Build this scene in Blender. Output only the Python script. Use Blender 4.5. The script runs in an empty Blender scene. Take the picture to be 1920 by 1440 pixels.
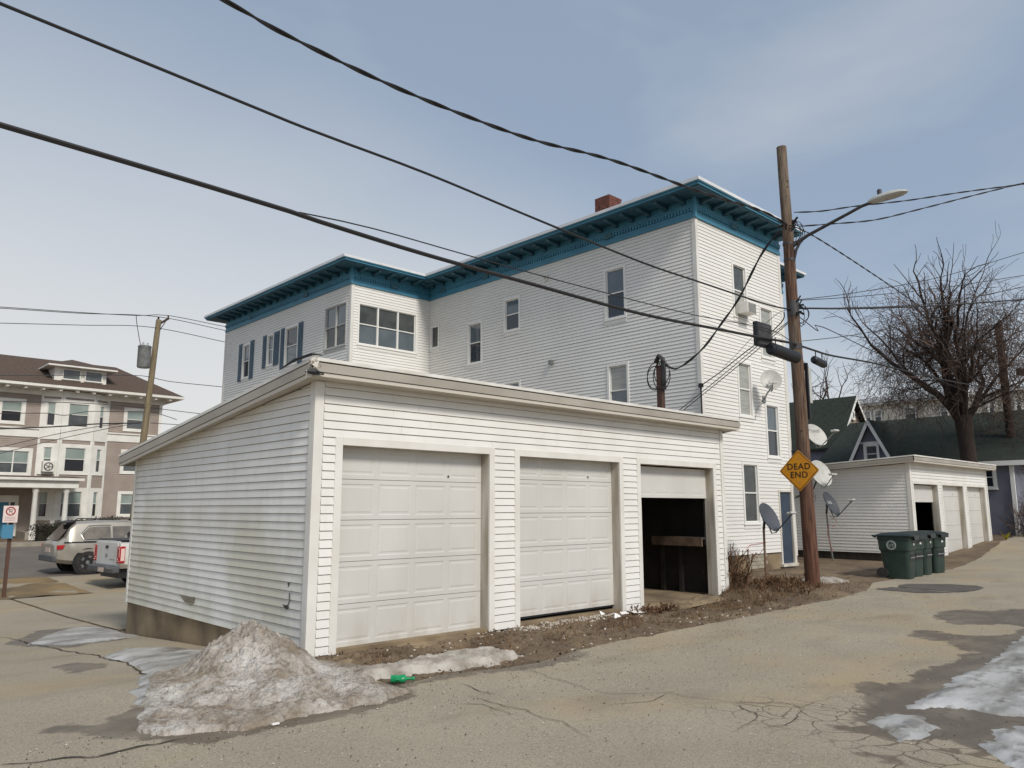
import bpy, bmesh, math, random
from mathutils import Vector, Matrix, noise
random.seed(7)
sc = bpy.context.scene
COL = sc.collection
# ---------------------------------------------------------------- camera
YAW, PITCH, ROLL = 0.758, 0.160, -0.001
cam = bpy.data.cameras.new('camera'); co = bpy.data.objects.new('camera', cam); COL.objects.link(co)
cam.sensor_width = 36; cam.lens = 36*1443/1920; cam.clip_start = .1; cam.clip_end = 2000
fw = Vector((math.sin(YAW)*math.cos(PITCH), math.cos(YAW)*math.cos(PITCH), math.sin(PITCH)))
rt = Vector((math.cos(YAW), -math.sin(YAW), 0)); up = rt.cross(fw)
r2 = rt*math.cos(ROLL)+up*math.sin(ROLL); u2 = up*math.cos(ROLL)-rt*math.sin(ROLL)
M = Matrix((r2, u2, -fw)).transposed().to_4x4(); M.translation = Vector((-4.597, -8.288, 1.714))
co.matrix_world = M; sc.camera = co
# ---------------------------------------------------------------- world, sun, exposure
SUN_EL, SUN_AZ = math.radians(43), math.radians(191)      # azimuth clockwise from +Y
sd = Vector((math.sin(SUN_AZ)*math.cos(SUN_EL), math.cos(SUN_AZ)*math.cos(SUN_EL), math.sin(SUN_EL)))
wd = bpy.data.worlds.new('World'); sc.world = wd; wd.use_nodes = True
nt = wd.node_tree; N = nt.nodes; K = nt.links.new
bg = N['Background']
sky = N.new('ShaderNodeTexSky'); sky.sky_type = 'NISHITA'; sky.sun_disc = False
sky.sun_elevation = SUN_EL; sky.sun_rotation = SUN_AZ; sky.dust_density = 2.0; sky.air_density = 1.0; sky.ozone_density = 1.5
tc = N.new('ShaderNodeTexCoord'); sep = N.new('ShaderNodeSeparateXYZ'); K(tc.outputs['Generated'], sep.inputs[0])
# thin veil of high cloud: thicker towards the horizon, broken by soft streaks
mp = N.new('ShaderNodeMapping'); mp.inputs['Scale'].default_value = (1.0, 1.0, 2.6); mp.inputs['Location'].default_value = (.35, .1, .0)
K(tc.outputs['Generated'], mp.inputs[0])
nz = N.new('ShaderNodeTexNoise'); nz.inputs['Scale'].default_value = 1.7; nz.inputs['Detail'].default_value = 5; nz.inputs['Roughness'].default_value = .5; nz.inputs['Distortion'].default_value = .4
K(mp.outputs[0], nz.inputs['Vector'])
r1 = N.new('ShaderNodeMapRange'); r1.inputs[1].default_value = .46; r1.inputs[2].default_value = .68; r1.inputs[3].default_value = 0.0; r1.inputs[4].default_value = .28
K(nz.outputs['Fac'], r1.inputs[0])
hz = N.new('ShaderNodeMapRange'); hz.interpolation_type = 'SMOOTHSTEP'; hz.inputs[1].default_value = .0; hz.inputs[2].default_value = .36; hz.inputs[3].default_value = .96; hz.inputs[4].default_value = 0.0
K(sep.outputs['Z'], hz.inputs[0])
dt = N.new('ShaderNodeVectorMath'); dt.operation = 'DOT_PRODUCT'; dt.inputs[1].default_value = (math.sin(.1), math.cos(.1), 0); K(tc.outputs['Generated'], dt.inputs[0])
bk = N.new('ShaderNodeMapRange'); bk.interpolation_type = 'SMOOTHSTEP'; bk.inputs[1].default_value = .35; bk.inputs[2].default_value = 1; bk.inputs[3].default_value = .26; bk.inputs[4].default_value = .72; K(dt.outputs['Value'], bk.inputs[0])
bn2 = N.new('ShaderNodeMath'); bn2.operation = 'MULTIPLY_ADD'; bn2.inputs[1].default_value = .28; K(nz.outputs['Fac'], bn2.inputs[0]); sb = N.new('ShaderNodeMath'); sb.operation = 'SUBTRACT'; sb.inputs[1].default_value = .14; K(bk.outputs[0], sb.inputs[0]); K(sb.outputs[0], bn2.inputs[2]); K(bn2.outputs[0], hz.inputs[2])
mx = N.new('ShaderNodeMath'); mx.operation = 'MAXIMUM'; K(r1.outputs[0], mx.inputs[0]); K(hz.outputs[0], mx.inputs[1])
gn = N.new('ShaderNodeVectorMath'); gn.operation = 'SCALE'; gn.inputs['Scale'].default_value = .115; K(sky.outputs[0], gn.inputs[0])
veil = N.new('ShaderNodeMix'); veil.data_type = 'RGBA'; veil.inputs['Factor'].default_value = .6; K(gn.outputs[0], veil.inputs['A']); veil.inputs['B'].default_value = (.41, .50, .615, 1)
mixc = N.new('ShaderNodeMix'); mixc.data_type = 'RGBA'; K(mx.outputs[0], mixc.inputs['Factor']); K(veil.outputs['Result'], mixc.inputs['A'])
mixc.inputs['B'].default_value = (.78, .78, .77, 1)
K(mixc.outputs['Result'], bg.inputs[0]); bg.inputs[1].default_value = 1.0
sl = bpy.data.lights.new('sun', 'SUN'); so = bpy.data.objects.new('sun', sl); COL.objects.link(so)
sl.energy = 2.7; sl.angle = math.radians(12); sl.color = (1, .955, .89)
so.rotation_euler = (-sd).to_track_quat('-Z', 'Y').to_euler(); so.location = sd*60
sc.view_settings.view_transform = 'Standard'; sc.view_settings.look = 'None'; sc.view_settings.gamma = 1
sc.view_settings.exposure = 0.0; sc.view_settings.use_curve_mapping = False
# ---------------------------------------------------------------- helpers
def S(r, g, b):
    f = lambda c: (c/255/12.92) if c <= 10 else ((c/255+.055)/1.055)**2.4
    return (f(r), f(g), f(b), 1)
MATS = {}
def mat(name, c1, rough=.6, c2=None, scale=3.0, detail=4, lo=.35, hi=.65, bump=0, bscale=40, metal=0, spec=.5, stretch=(1, 1, 1), coords='P', emis=None, coat=0):
    m = bpy.data.materials.new(name); m.use_nodes = True; t = m.node_tree; n = t.nodes; k = t.links.new
    p = n['Principled BSDF']; p.inputs['Roughness'].default_value = rough; p.inputs['Metallic'].default_value = metal
    p.inputs['Specular IOR Level'].default_value = spec; p.inputs['Base Color'].default_value = c1
    p.inputs['Coat Weight'].default_value = coat
    if c2 or bump:
        if coords == 'P': g = n.new('ShaderNodeNewGeometry'); vec = g.outputs['Position']
        else: g = n.new('ShaderNodeTexCoord'); vec = g.outputs['Object']
        mpg = n.new('ShaderNodeMapping'); mpg.inputs['Scale'].default_value = stretch; k(vec, mpg.inputs[0]); vec = mpg.outputs[0]
    if c2:
        a = n.new('ShaderNodeTexNoise'); a.inputs['Scale'].default_value = scale; a.inputs['Detail'].default_value = detail; k(vec, a.inputs['Vector'])
        r = n.new('ShaderNodeMapRange'); r.inputs[1].default_value = lo; r.inputs[2].default_value = hi; k(a.outputs['Fac'], r.inputs[0])
        x = n.new('ShaderNodeMix'); x.data_type = 'RGBA'; k(r.outputs[0], x.inputs['Factor']); x.inputs['A'].default_value = c1; x.inputs['B'].default_value = c2
        k(x.outputs['Result'], p.inputs['Base Color'])
    if bump:
        b = n.new('ShaderNodeTexNoise'); b.inputs['Scale'].default_value = bscale; b.inputs['Detail'].default_value = 4; k(vec, b.inputs['Vector'])
        bn = n.new('ShaderNodeBump'); bn.inputs['Strength'].default_value = 1; bn.inputs['Distance'].default_value = bump; k(b.outputs['Fac'], bn.inputs['Height']); k(bn.outputs[0], p.inputs['Normal'])
    if emis: p.inputs['Emission Color'].default_value = emis; p.inputs['Emission Strength'].default_value = 1
    MATS[name] = m; return m
def nodes(m): return m.node_tree.nodes, m.node_tree.links.new, m.node_tree.nodes['Principled BSDF']
def base_link(m):
    p = m.node_tree.nodes['Principled BSDF']; i = p.inputs['Base Color']
    if i.is_linked: return i.links[0].from_socket
    c = m.node_tree.nodes.new('ShaderNodeRGB'); c.outputs[0].default_value = i.default_value; return c.outputs[0]
def overlay(m, fac, col):
    n, k, p = nodes(m); s = base_link(m); x = n.new('ShaderNodeMix'); x.data_type = 'RGBA'
    k(fac, x.inputs['Factor']); k(s, x.inputs['A']); x.inputs['B'].default_value = col; k(x.outputs['Result'], p.inputs['Base Color'])
def nfac(m, scale, lo, hi, stretch=(1, 1, 1), detail=5, amt=1.0, rough=.55):
    n, k, p = nodes(m); g = n.new('ShaderNodeNewGeometry'); mpg = n.new('ShaderNodeMapping'); mpg.inputs['Scale'].default_value = stretch
    k(g.outputs['Position'], mpg.inputs[0]); a = n.new('ShaderNodeTexNoise'); a.inputs['Scale'].default_value = scale; a.inputs['Detail'].default_value = detail; a.inputs['Roughness'].default_value = rough
    k(mpg.outputs[0], a.inputs['Vector']); r = n.new('ShaderNodeMapRange'); r.inputs[1].default_value = lo; r.inputs[2].default_value = hi; r.inputs[4].default_value = amt
    k(a.outputs['Fac'], r.inputs[0]); return r.outputs[0]
def mul(m, a, b, op='MULTIPLY'):
    n, k, p = nodes(m); x = n.new('ShaderNodeMath'); x.operation = op; k(a, x.inputs[0])
    if isinstance(b, (int, float)): x.inputs[1].default_value = b
    else: k(b, x.inputs[1])
    return x.outputs[0]
def axis(m, ax, lo, hi):
    n, k, p = nodes(m); g = n.new('ShaderNodeNewGeometry'); s = n.new('ShaderNodeSeparateXYZ'); k(g.outputs['Position'], s.inputs[0])
    r = n.new('ShaderNodeMapRange'); r.interpolation_type = 'SMOOTHSTEP'; r.inputs[1].default_value = lo; r.inputs[2].default_value = hi; k(s.outputs[ax], r.inputs[0]); return r.outputs[0]
ORG = {}
def thing(name, label, cat, loc=(0, 0, 0), group=None, rz=0, local=False):
    o = bpy.data.objects.new(name, None); o.empty_display_size = .2; COL.objects.link(o); o.location = loc; o.rotation_euler = (0, 0, rz)
    o['label'] = label; o['category'] = cat
    if group: o['group'] = group
    ORG[o] = Vector((0, 0, 0)) if local else Vector(loc); return o
def tag(o, label, cat, group=None, kind=None):
    if label: o['label'] = label
    if cat: o['category'] = cat
    if group: o['group'] = group
    if kind: o['kind'] = kind
    return o
class MB:
    def __init__(s): s.v = []; s.f = []
    def poly(s, pts):
        i = len(s.v); s.v += [tuple(p) for p in pts]; s.f.append(tuple(range(i, i+len(pts)))); return s
    def hexa(s, p):                                        # 8 points: bottom ring 0-3, top ring 4-7
        i = len(s.v); s.v += [tuple(q) for q in p]
        for a in ((0, 3, 2, 1), (4, 5, 6, 7), (0, 1, 5, 4), (1, 2, 6, 5), (2, 3, 7, 6), (3, 0, 4, 7)): s.f.append(tuple(i+j for j in a))
        return s
    def box(s, x0, x1, y0, y1, z0, z1):
        return s.hexa([(x0, y0, z0), (x1, y0, z0), (x1, y1, z0), (x0, y1, z0), (x0, y0, z1), (x1, y0, z1), (x1, y1, z1), (x0, y1, z1)])
    def bar(s, a, b, w, h, upv=(0, 0, 1)):
        a = Vector(a); b = Vector(b); d = (b-a).normalized(); r = d.cross(Vector(upv)); r = r.normalized() if r.length > 1e-6 else Vector((1, 0, 0)); u = r.cross(d)
        q = []
        for c in (a, b): q += [c-r*w/2-u*h/2, c+r*w/2-u*h/2, c+r*w/2+u*h/2, c-r*w/2+u*h/2]
        return s.hexa(q)
    def prism(s, pts, vec):                                # planar polygon swept by vec
        i = len(s.v); n = len(pts); vec = Vector(vec)
        s.v += [tuple(p) for p in pts]+[tuple(Vector(p)+vec) for p in pts]
        s.f.append(tuple(range(i, i+n))); s.f.append(tuple(range(i+2*n-1, i+n-1, -1)))
        for j in range(n): s.f.append((i+j, i+(j+1) % n, i+n+(j+1) % n, i+n+j))
        return s
    def tube(s, pts, r, n=6, cap=True):
        pts = [Vector(p) for p in pts]; i0 = len(s.v); m = len(pts); rs = r if isinstance(r, (list, tuple)) else [r]*m
        ref = Vector((0, 0, 1))
        for j, p in enumerate(pts):
            d = (pts[min(j+1, m-1)]-pts[max(j-1, 0)]).normalized()
            if abs(d.dot(ref)) > .95: ref = Vector((1, 0, 0)) if abs(d.x) < .9 else Vector((0, 1, 0))
            a = d.cross(ref).normalized(); b = d.cross(a)
            for q in range(n):
                t = 2*math.pi*q/n; s.v.append(tuple(p+(a*math.cos(t)+b*math.sin(t))*rs[j]))
        for j in range(m-1):
            for q in range(n):
                k = (q+1) % n; s.f.append((i0+j*n+q, i0+j*n+k, i0+(j+1)*n+k, i0+(j+1)*n+q))
        if cap: s.f.append(tuple(range(i0+n-1, i0-1, -1))); s.f.append(tuple(range(i0+(m-1)*n, i0+m*n)))
        return s
    def lathe(s, prof, n=24, mtx=None, cap=True):          # profile [(r, z)] about local z
        i0 = len(s.v); mtx = mtx or Matrix()
        for r, z in prof:
            for q in range(n):
                t = 2*math.pi*q/n; s.v.append(tuple(mtx @ Vector((r*math.cos(t), r*math.sin(t), z))))
        for j in range(len(prof)-1):
            for q in range(n):
                k = (q+1) % n; s.f.append((i0+j*n+q, i0+j*n+k, i0+(j+1)*n+k, i0+(j+1)*n+q))
        if cap: s.f.append(tuple(range(i0+n-1, i0-1, -1))); e = i0+(len(prof)-1)*n; s.f.append(tuple(range(e, e+n)))
        return s
    def mesh(s, name, off=Vector((0, 0, 0)), smooth=False, recalc=True):
        me = bpy.data.meshes.new(name); me.from_pydata([(x-off.x, y-off.y, z-off.z) for x, y, z in s.v], [], s.f)
        if recalc:
            b = bmesh.new(); b.from_mesh(me); bmesh.ops.recalc_face_normals(b, faces=b.faces); b.to_mesh(me); b.free()
        if smooth:
            me.polygons.foreach_set('use_smooth', [True]*len(me.polygons))
            try: me.set_sharp_from_angle(angle=math.radians(35 if smooth is True else smooth))
            except Exception: pass
        me.update(); return me
    def build(s, name, m, parent=None, smooth=False, recalc=True, label=None, kind=None, bevel=0):
        off = Vector((0, 0, 0)); root = parent
        while root is not None and root.parent is not None: root = root.parent
        if root is not None: off = ORG[root]
        o = bpy.data.objects.new(name, s.mesh(name, off, smooth, recalc)); COL.objects.link(o)
        o.data.materials.append(MATS[m] if isinstance(m, str) else m)
        if parent is not None: o.parent = parent
        else: ORG[o] = off
        if label: o['label'] = label
        if kind: o['kind'] = kind
        if bevel:
            b = o.modifiers.new('bevel', 'BEVEL'); b.width = bevel; b.segments = 2; b.limit_method = 'ANGLE'
        return o
class Fr:                                                  # a wall plane: u along, n outward
    def __init__(s, O, U, Nn): s.O = Vector(O); s.U = Vector(U); s.N = Vector(Nn)
    def p(s, u, z, n=0): return s.O+s.U*u+s.N*n+Vector((0, 0, z))
    def box(s, mb, u0, u1, z0, z1, n0, n1):
        return mb.hexa([s.p(u0, z0, n0), s.p(u1, z0, n0), s.p(u1, z0, n1), s.p(u0, z0, n1), s.p(u0, z1, n0), s.p(u1, z1, n0), s.p(u1, z1, n1), s.p(u0, z1, n1)])
def clip(poly, fn):                                        # keep fn(u,z) >= 0
    out = []
    for i, a in enumerate(poly):
        b = poly[(i+1) % len(poly)]; fa, fb = fn(*a), fn(*b)
        if fa >= 0: out.append(a)
        if (fa >= 0) != (fb >= 0):
            t = fa/(fa-fb); out.append((a[0]+(b[0]-a[0])*t, a[1]+(b[1]-a[1])*t))
    return out
def course_rects(u0, u1, zb, zt, holes, seam=None):
    zs = sorted({zb, zt} | {h[2] for h in holes if zb < h[2] < zt} | {h[3] for h in holes if zb < h[3] < zt}); out = []
    for a, b in zip(zs, zs[1:]):
        if b-a < .004: continue
        c = (a+b)/2; cuts = sorted([(h[0], h[1]) for h in holes if h[2] < c < h[3]]); u = u0
        if seam is not None: s_ = seam; cuts = sorted(cuts+[(s_+i*3.66, s_+i*3.66+.0025) for i in range(4) if u0+.4 < s_+i*3.66 < u1-.4 and not any(a_-.3 < s_+i*3.66 < b_+.3 for a_, b_ in cuts)])
        for h0, h1 in cuts:
            if h0 > u+.01: out.append((u, min(h0, u1), a, b))
            u = max(u, h1)
        if u < u1-.01: out.append((u, u1, a, b))
    return out
def siding(fr, u0, u1, z0, z1, zphase, h, lip, m, parent, holes=(), top=None, each=False, name='siding_board', jitter=0, gap=.013):
    k0 = math.floor((z0-zphase)/h); zb = zphase+k0*h; mb = MB(); res = []
    while zb < z1-.003:
        zt = zb+h; groups = {}
        for (a, b, c, d) in course_rects(u0, u1, max(zb, z0), min(zt, z1), holes, (.6+3.1*abs(noise.noise((zb*7.3, u1, 2.2)))*2) % 3.6 if each else None):
            full = abs(d-zt) < 1e-6; d2 = d-gap if full else d
            if d2-c < .004: continue
            P = [(a, c), (b, c), (b, d2), (a, d2)]
            if top: P = clip(P, lambda u, z: top(u)-z)
            if len(P) < 3: continue
            dn = lambda z: .003+(lip-.003)*(1-(z-zb)/h)
            if each:
                key = round(a, 2); q = groups.setdefault(key, MB())
                F = [fr.p(u, z, dn(z)+.002*noise.noise((u*.7, z*9, zb))*jitter) for u, z in P]; B = [fr.p(u, z, -.012) for u, z in P]
                i = len(q.v); n = len(P); q.v += [tuple(x) for x in F+B]; q.f.append(tuple(range(i, i+n))); q.f.append(tuple(range(i+2*n-1, i+n-1, -1)))
                for j in range(n): q.f.append((i+j, i+(j+1) % n, i+n+(j+1) % n, i+n+j))
            else:
                mb.poly([fr.p(u, z, dn(z)) for u, z in P])
                if full and not top or (full and top and d < min(top(a), top(b))): mb.poly([fr.p(a, d2, -.02), fr.p(b, d2, -.02), fr.p(b, d, -.02), fr.p(a, d, -.02)]); mb.poly([fr.p(a, d2, dn(d2)), fr.p(b, d2, dn(d2)), fr.p(b, d2, -.02), fr.p(a, d2, -.02)])
                if abs(c-zb) < 1e-6 and len(P) >= 3: mb.poly([fr.p(a, c, dn(c)), fr.p(b, c, dn(c)), fr.p(b, c, -.02), fr.p(a, c, -.02)])
        if each:
            for q in groups.values(): res.append(q.build(name, m, parent))
        zb = zt
    return res if each else mb.build('siding', m, parent, recalc=False)
def table(x, T):
    if x <= T[0][0]: return T[0][1]
    for (a, za), (b, zb) in zip(T, T[1:]):
        if x <= b:
            t = (x-a)/(b-a); return za+(zb-za)*t
    return T[-1][1]
def sm(x, a, b):
    t = max(0, min(1, (x-a)/(b-a))); return t*t*(3-2*t)
def fbm(x, y, z=0, o=4): return noise.fractal((x, y, z), .55, 2.1, o)
TA = [(-50, 0), (19, 0), (22, .02), (24, .1), (27, .3), (29.5, .48), (35, .66), (60, 1.0), (400, 1.0)]
TBl = [(-50, 0), (0, 0), (3, -.21), (6, -.39), (10, -.5), (15, -.56), (20, -.45), (30, -.3), (46, -.02), (400, 0)]
def g(x, y): return table(x, TA)+table(y, TBl)*(1-sm(x, 6, 11))
EDGE = [(-60, -1.5), (-.5, -1.67), (0, -1.8), (.8, -1.74), (1.7, -1.98), (3.2, -1.72), (4.4, -1.69), (6.4, -1.7), (8.4, -1.58), (10.5, -1.6), (12.3, -1.3), (14, -.75), (19.6, -.7), (24, -.15), (27.5, .3), (34, 1.0), (60, 3.6)]
def edge(x): return table(x, EDGE)+.09*noise.noise((x*1.3, 3.1, 0))+.05*noise.noise((x*4.7, 1.1, 0))+.025*noise.noise((x*13, 5.1, 0))
def text_mesh(txt, size, bold=0.0):
    cu = bpy.data.curves.new('lettering', 'FONT'); cu.body = txt; cu.size = size; cu.align_x = 'CENTER'; cu.align_y = 'CENTER'; cu.offset = bold; cu.space_character = 1.12; cu.extrude = .001
    o = bpy.data.objects.new('lettering', cu); COL.objects.link(o); bpy.context.view_layer.update()
    me = bpy.data.meshes.new_from_object(o.evaluated_get(bpy.context.evaluated_depsgraph_get())); bpy.data.objects.remove(o); return me
# ---------------------------------------------------------------- materials
mat('siding_white', S(228, 226, 220), .5, S(219, 216, 209), 1.2, bump=.0006, bscale=60)
mat('siding_left', S(234, 232, 227), .5, S(226, 223, 216), 1.0, bump=.0006, bscale=60)
m = MATS['siding_left']                                     # algae and road splash on the lower boards
gr = mul(m, mul(m, nfac(m, 1.1, .4, .6, (1, .8, .6)), axis(m, 'Z', 2.0, 1.4)), .5); overlay(m, gr, S(180, 175, 145))
overlay(m, mul(m, nfac(m, 5, .5, .8, (1, 1.2, .5)), .2), S(150, 146, 128))
overlay(m, mul(m, mul(m, axis(m, 'Y', 3.4, 6.6), nfac(m, 1.6, .35, .6)), .45), S(170, 163, 128))
for q in ('siding_white',):
    m = MATS[q]; overlay(m, mul(m, nfac(m, 3.5, .56, .8, (1, 1, .4)), .2), S(176, 168, 152))
mat('siding_house', S(232, 230, 224), .55, S(226, 223, 216), .5, bump=.0008, bscale=30)
m = MATS['siding_house']; overlay(m, mul(m, nfac(m, 2.2, .55, .85, (1, 1, .3)), .12), S(176, 170, 158))
mat('trim_white', S(226, 223, 216), .45, S(214, 210, 201), 2.0)
mat('trim_dirty', S(222, 217, 206), .5, S(188, 180, 165), 2.5, stretch=(1, 1, .3))
mat('fascia', S(176, 169, 157), .4, S(158, 151, 139), 2.0, stretch=(.6, .6, 1))
mat('fascia_strip', S(204, 197, 184), .4)
mat('soffit', S(196, 188, 175), .5, S(178, 169, 155), 3.0)
mat('drip_edge', S(224, 222, 216), .4, S(205, 200, 190), 3)
mat('door_paint', S(206, 204, 198), .45, S(197, 194, 187), 1.1, stretch=(1, 1, .6))
m = MATS['door_paint']; overlay(m, mul(m, mul(m, axis(m, 'Z', .55, .0), nfac(m, 4, .4, .7, (1, 1, .4))), .5), S(150, 135, 112))
mat('jamb_wood', S(205, 199, 187), .6, S(160, 150, 133), 6, stretch=(1, 1, .15), bump=.001)
mat('roofing', S(96, 94, 92), .9, S(80, 78, 76), 6)
mat('concrete', S(150, 132, 104), .9, S(108, 92, 72), 1.6, bump=.004, bscale=25)
mat('concrete_gray', S(160, 152, 138), .9, S(128, 118, 102), 1.4, bump=.003, bscale=30)
mat('dark_wood', S(58, 50, 42), .9, S(38, 33, 28), 5, stretch=(1, 1, .3))
mat('plank', S(112, 92, 74), .85, S(84, 68, 54), 6, stretch=(.3, 1, 1))
mat('teal', S(72, 136, 160), .5, S(62, 122, 148), 1.5, stretch=(1, 1, .5))
mat('teal_shade', S(46, 90, 108), .55, S(38, 78, 94), 2.0)  # teal darkened to paint the eave shade onto soffit and brackets
mat('roof_edge', S(226, 227, 228), .35, S(206, 207, 207), 1.5)
mat('vent', S(66, 108, 122), .6)
mat('win_frame', S(232, 230, 224), .4)
mat('win_frame_gray', S(178, 178, 174), .4)
mat('glass_sky', S(98, 108, 114), .06, S(82, 92, 98), 1.5, spec=1.0)  # sky reflection painted in as a paler base colour
mat('glass_dark', S(34, 42, 52), .07, S(48, 55, 62), 2.0, spec=.8)
mat('glass_screen', S(84, 88, 86), .25, S(66, 70, 70), 3.0, spec=.5)
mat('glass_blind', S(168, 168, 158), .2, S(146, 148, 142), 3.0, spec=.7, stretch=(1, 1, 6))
mat('shutter', S(72, 96, 113), .5, S(62, 85, 102), 3)
mat('door_blue', S(54, 68, 84), .5, S(44, 57, 72), 2)
mat('brick', S(116, 70, 57), .85, S(88, 52, 44), 8, bump=.003, bscale=60)
mat('mortar', S(130, 112, 98), .9)
mat('block', S(176, 168, 152), .9, S(150, 140, 124), 5, bump=.004, bscale=40)
mat('pole_wood', S(116, 86, 66), .9, S(62, 45, 36), 4.5, lo=.4, hi=.6, stretch=(7, 7, .35), bump=.012, bscale=14)
m = MATS['pole_wood']; overlay(m, mul(m, mul(m, nfac(m, 1.6, .38, .6, (2.5, 2.5, .4)), axis(m, 'Z', 1.0, 5.0)), .75), S(128, 116, 100)); overlay(m, mul(m, nfac(m, 9, .5, .62, (5, 5, .25)), .6), S(56, 40, 32)); overlay(m, mul(m, axis(m, 'Z', 4.5, .2), .35), S(96, 50, 36))
mat('pole_gray', S(138, 124, 98), .9, S(112, 100, 78), 4, stretch=(6, 6, .5), bump=.004)
mat('pole_dark', S(70, 54, 44), .9, S(48, 38, 32), 4, stretch=(6, 6, .5))
mat('cable', S(34, 32, 32), .6)
mat('cable_gray', S(60, 58, 58), .6)
mat('cable_red', S(176, 60, 48), .6)
mat('black_plastic', S(30, 32, 38), .5, S(22, 24, 28), 12, bump=.003, bscale=50)
mat('gray_metal', S(150, 152, 150), .45, S(124, 126, 124), 5, metal=.3)
mat('dark_metal', S(78, 76, 76), .5, S(62, 58, 56), 8, metal=.3)
mat('rust_metal', S(132, 110, 94), .7, S(104, 74, 56), 12)
mat('lamp_head', S(188, 188, 182), .4, S(170, 170, 164), 6)
mat('dish_gray', S(76, 80, 86), .6, S(68, 72, 78), 5)
mat('dish_light', S(196, 194, 186), .5, S(180, 178, 170), 6)
mat('sign_yellow', S(224, 152, 20), .45, S(214, 140, 16), 4)
mat('sign_black', S(26, 22, 18), .5)
mat('bin_green', S(28, 48, 42), .5, S(40, 58, 51), 5, bump=.0015, bscale=80)
mat('bin_lid', S(24, 38, 36), .45, S(20, 30, 29), 5)
mat('label_white', S(200, 204, 200), .5)
mat('seal_gray', S(176, 184, 180), .6)
mat('tyre', S(36, 34, 33), .85, S(52, 48, 45), 10)
mat('rim', S(170, 170, 168), .3, metal=.7)
mat('paint_silver', S(172, 166, 154), .35, S(160, 154, 142), 2.5, metal=.35, coat=.6, coords='O')
mat('paint_blue', S(150, 156, 168), .35, S(138, 144, 156), 2.5, metal=.35, coat=.6, coords='O')
mat('paint_white', S(216, 216, 212), .35, S(200, 198, 190), 2.0, coat=.6, coords='O')
mat('car_glass', S(30, 34, 38), .05, spec=1.0)
mat('car_glass_light', S(120, 112, 100), .08, S(92, 86, 78), 3, spec=.9, coords='O')
mat('car_trim', S(32, 33, 36), .5)
mat('bumper_gray', S(84, 86, 90), .5, S(58, 60, 64), 5, coords='O')
mat('chrome', S(214, 214, 212), .15, metal=.9)
mat('tail_red', S(168, 22, 30), .2, spec=.8)
mat('tail_pale', S(224, 196, 188), .25)
mat('plate', S(196, 176, 162), .5)
mat('taupe', S(160, 146, 134), .7, S(149, 135, 123), 1.2)
mat('lb_white', S(230, 227, 218), .55, S(216, 212, 202), 1.5)
mat('lb_glass', S(150, 162, 154), .15, S(130, 142, 136), .8, spec=.8)
mat('lb_glass_dark', S(92, 96, 96), .1, S(70, 74, 76), 1.2, spec=.8)
mat('lb_glass_black', S(44, 44, 48), .1, spec=.8)
mat('shingle_brown', S(92, 76, 64), .95, S(74, 60, 50), 9, detail=6, bump=.01, bscale=14)
mat('shingle_green', S(45, 53, 44), .95, S(35, 42, 35), 5, detail=6, bump=.01, bscale=14)
mat('wall_bluegray', S(122, 124, 136), .75, S(106, 108, 120), 1.5)
mat('wall_tan', S(168, 152, 134), .75, S(146, 130, 114), 2)
mat('wall_beige', S(220, 213, 198), .75, S(190, 182, 164), 1)
mat('bark', S(58, 46, 39), .95, S(42, 33, 28), 5, stretch=(3, 3, .6), bump=.015, bscale=9)
mat('twig', S(98, 80, 70), .95, S(62, 49, 43), 1.5)
mat('twig_far', S(92, 80, 74), .95)
mat('dead_stem', S(120, 92, 66), .95, S(86, 62, 44), 3)
mat('dead_grass', S(128, 101, 68), .95, S(86, 63, 43), 2.0)
mat('leaf_litter', S(106, 82, 62), .95, S(66, 50, 38), 7)
mat('hedge', S(48, 44, 30), .95, S(34, 32, 22), 3)
mat('yellow_plant', S(196, 186, 60), .8)
mat('snow', S(198, 193, 185), .8, S(166, 158, 147), 2.6, detail=10, bump=.03, bscale=34)
m = MATS['snow']; overlay(m, mul(m, nfac(m, 1.5, .40, .60, detail=10, rough=.7), .9), S(134, 120, 102)); overlay(m, mul(m, mul(m, axis(m, 'X', -1.1, -.2), nfac(m, 2.2, .35, .6)), .55), S(118, 104, 86)); overlay(m, mul(m, nfac(m, 12, .5, .66, detail=10, rough=.7), .7), S(104, 90, 74))
mat('snow_clean', S(186, 179, 168), .75, S(148, 139, 126), 5, detail=8, bump=.015, bscale=30)
mat('ice', S(192, 190, 186), .32, S(138, 135, 128), 1.5, detail=10, lo=.38, hi=.6, bump=.012, bscale=6, stretch=(.7, 1.8, 1))
m = MATS['ice']; overlay(m, mul(m, nfac(m, 3.2, .5, .64, (.8, 1.6, 1), 10, rough=.65), .8), S(98, 90, 80)); overlay(m, mul(m, nfac(m, 14, .55, .72, detail=6), .5), S(206, 203, 197))
mat('gravel', S(205, 198, 186), .9, S(160, 148, 132), 20)
mat('white_litter', S(236, 232, 228), .6)
m = MATS['snow_clean']; overlay(m, mul(m, nfac(m, 6, .46, .66, detail=8), .6), S(112, 98, 82))
mat('green_plastic', S(22, 150, 92), .3, S(16, 128, 78), 20)
mat('pink_sign', S(222, 204, 196), .5)
mat('sign_red', S(150, 40, 40), .5)
mat('blue_sign', S(70, 128, 156), .5)
mat('post_brown', S(84, 58, 46), .7)
mat('interior', S(52, 47, 42), .95, S(36, 33, 30), 3)
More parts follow.
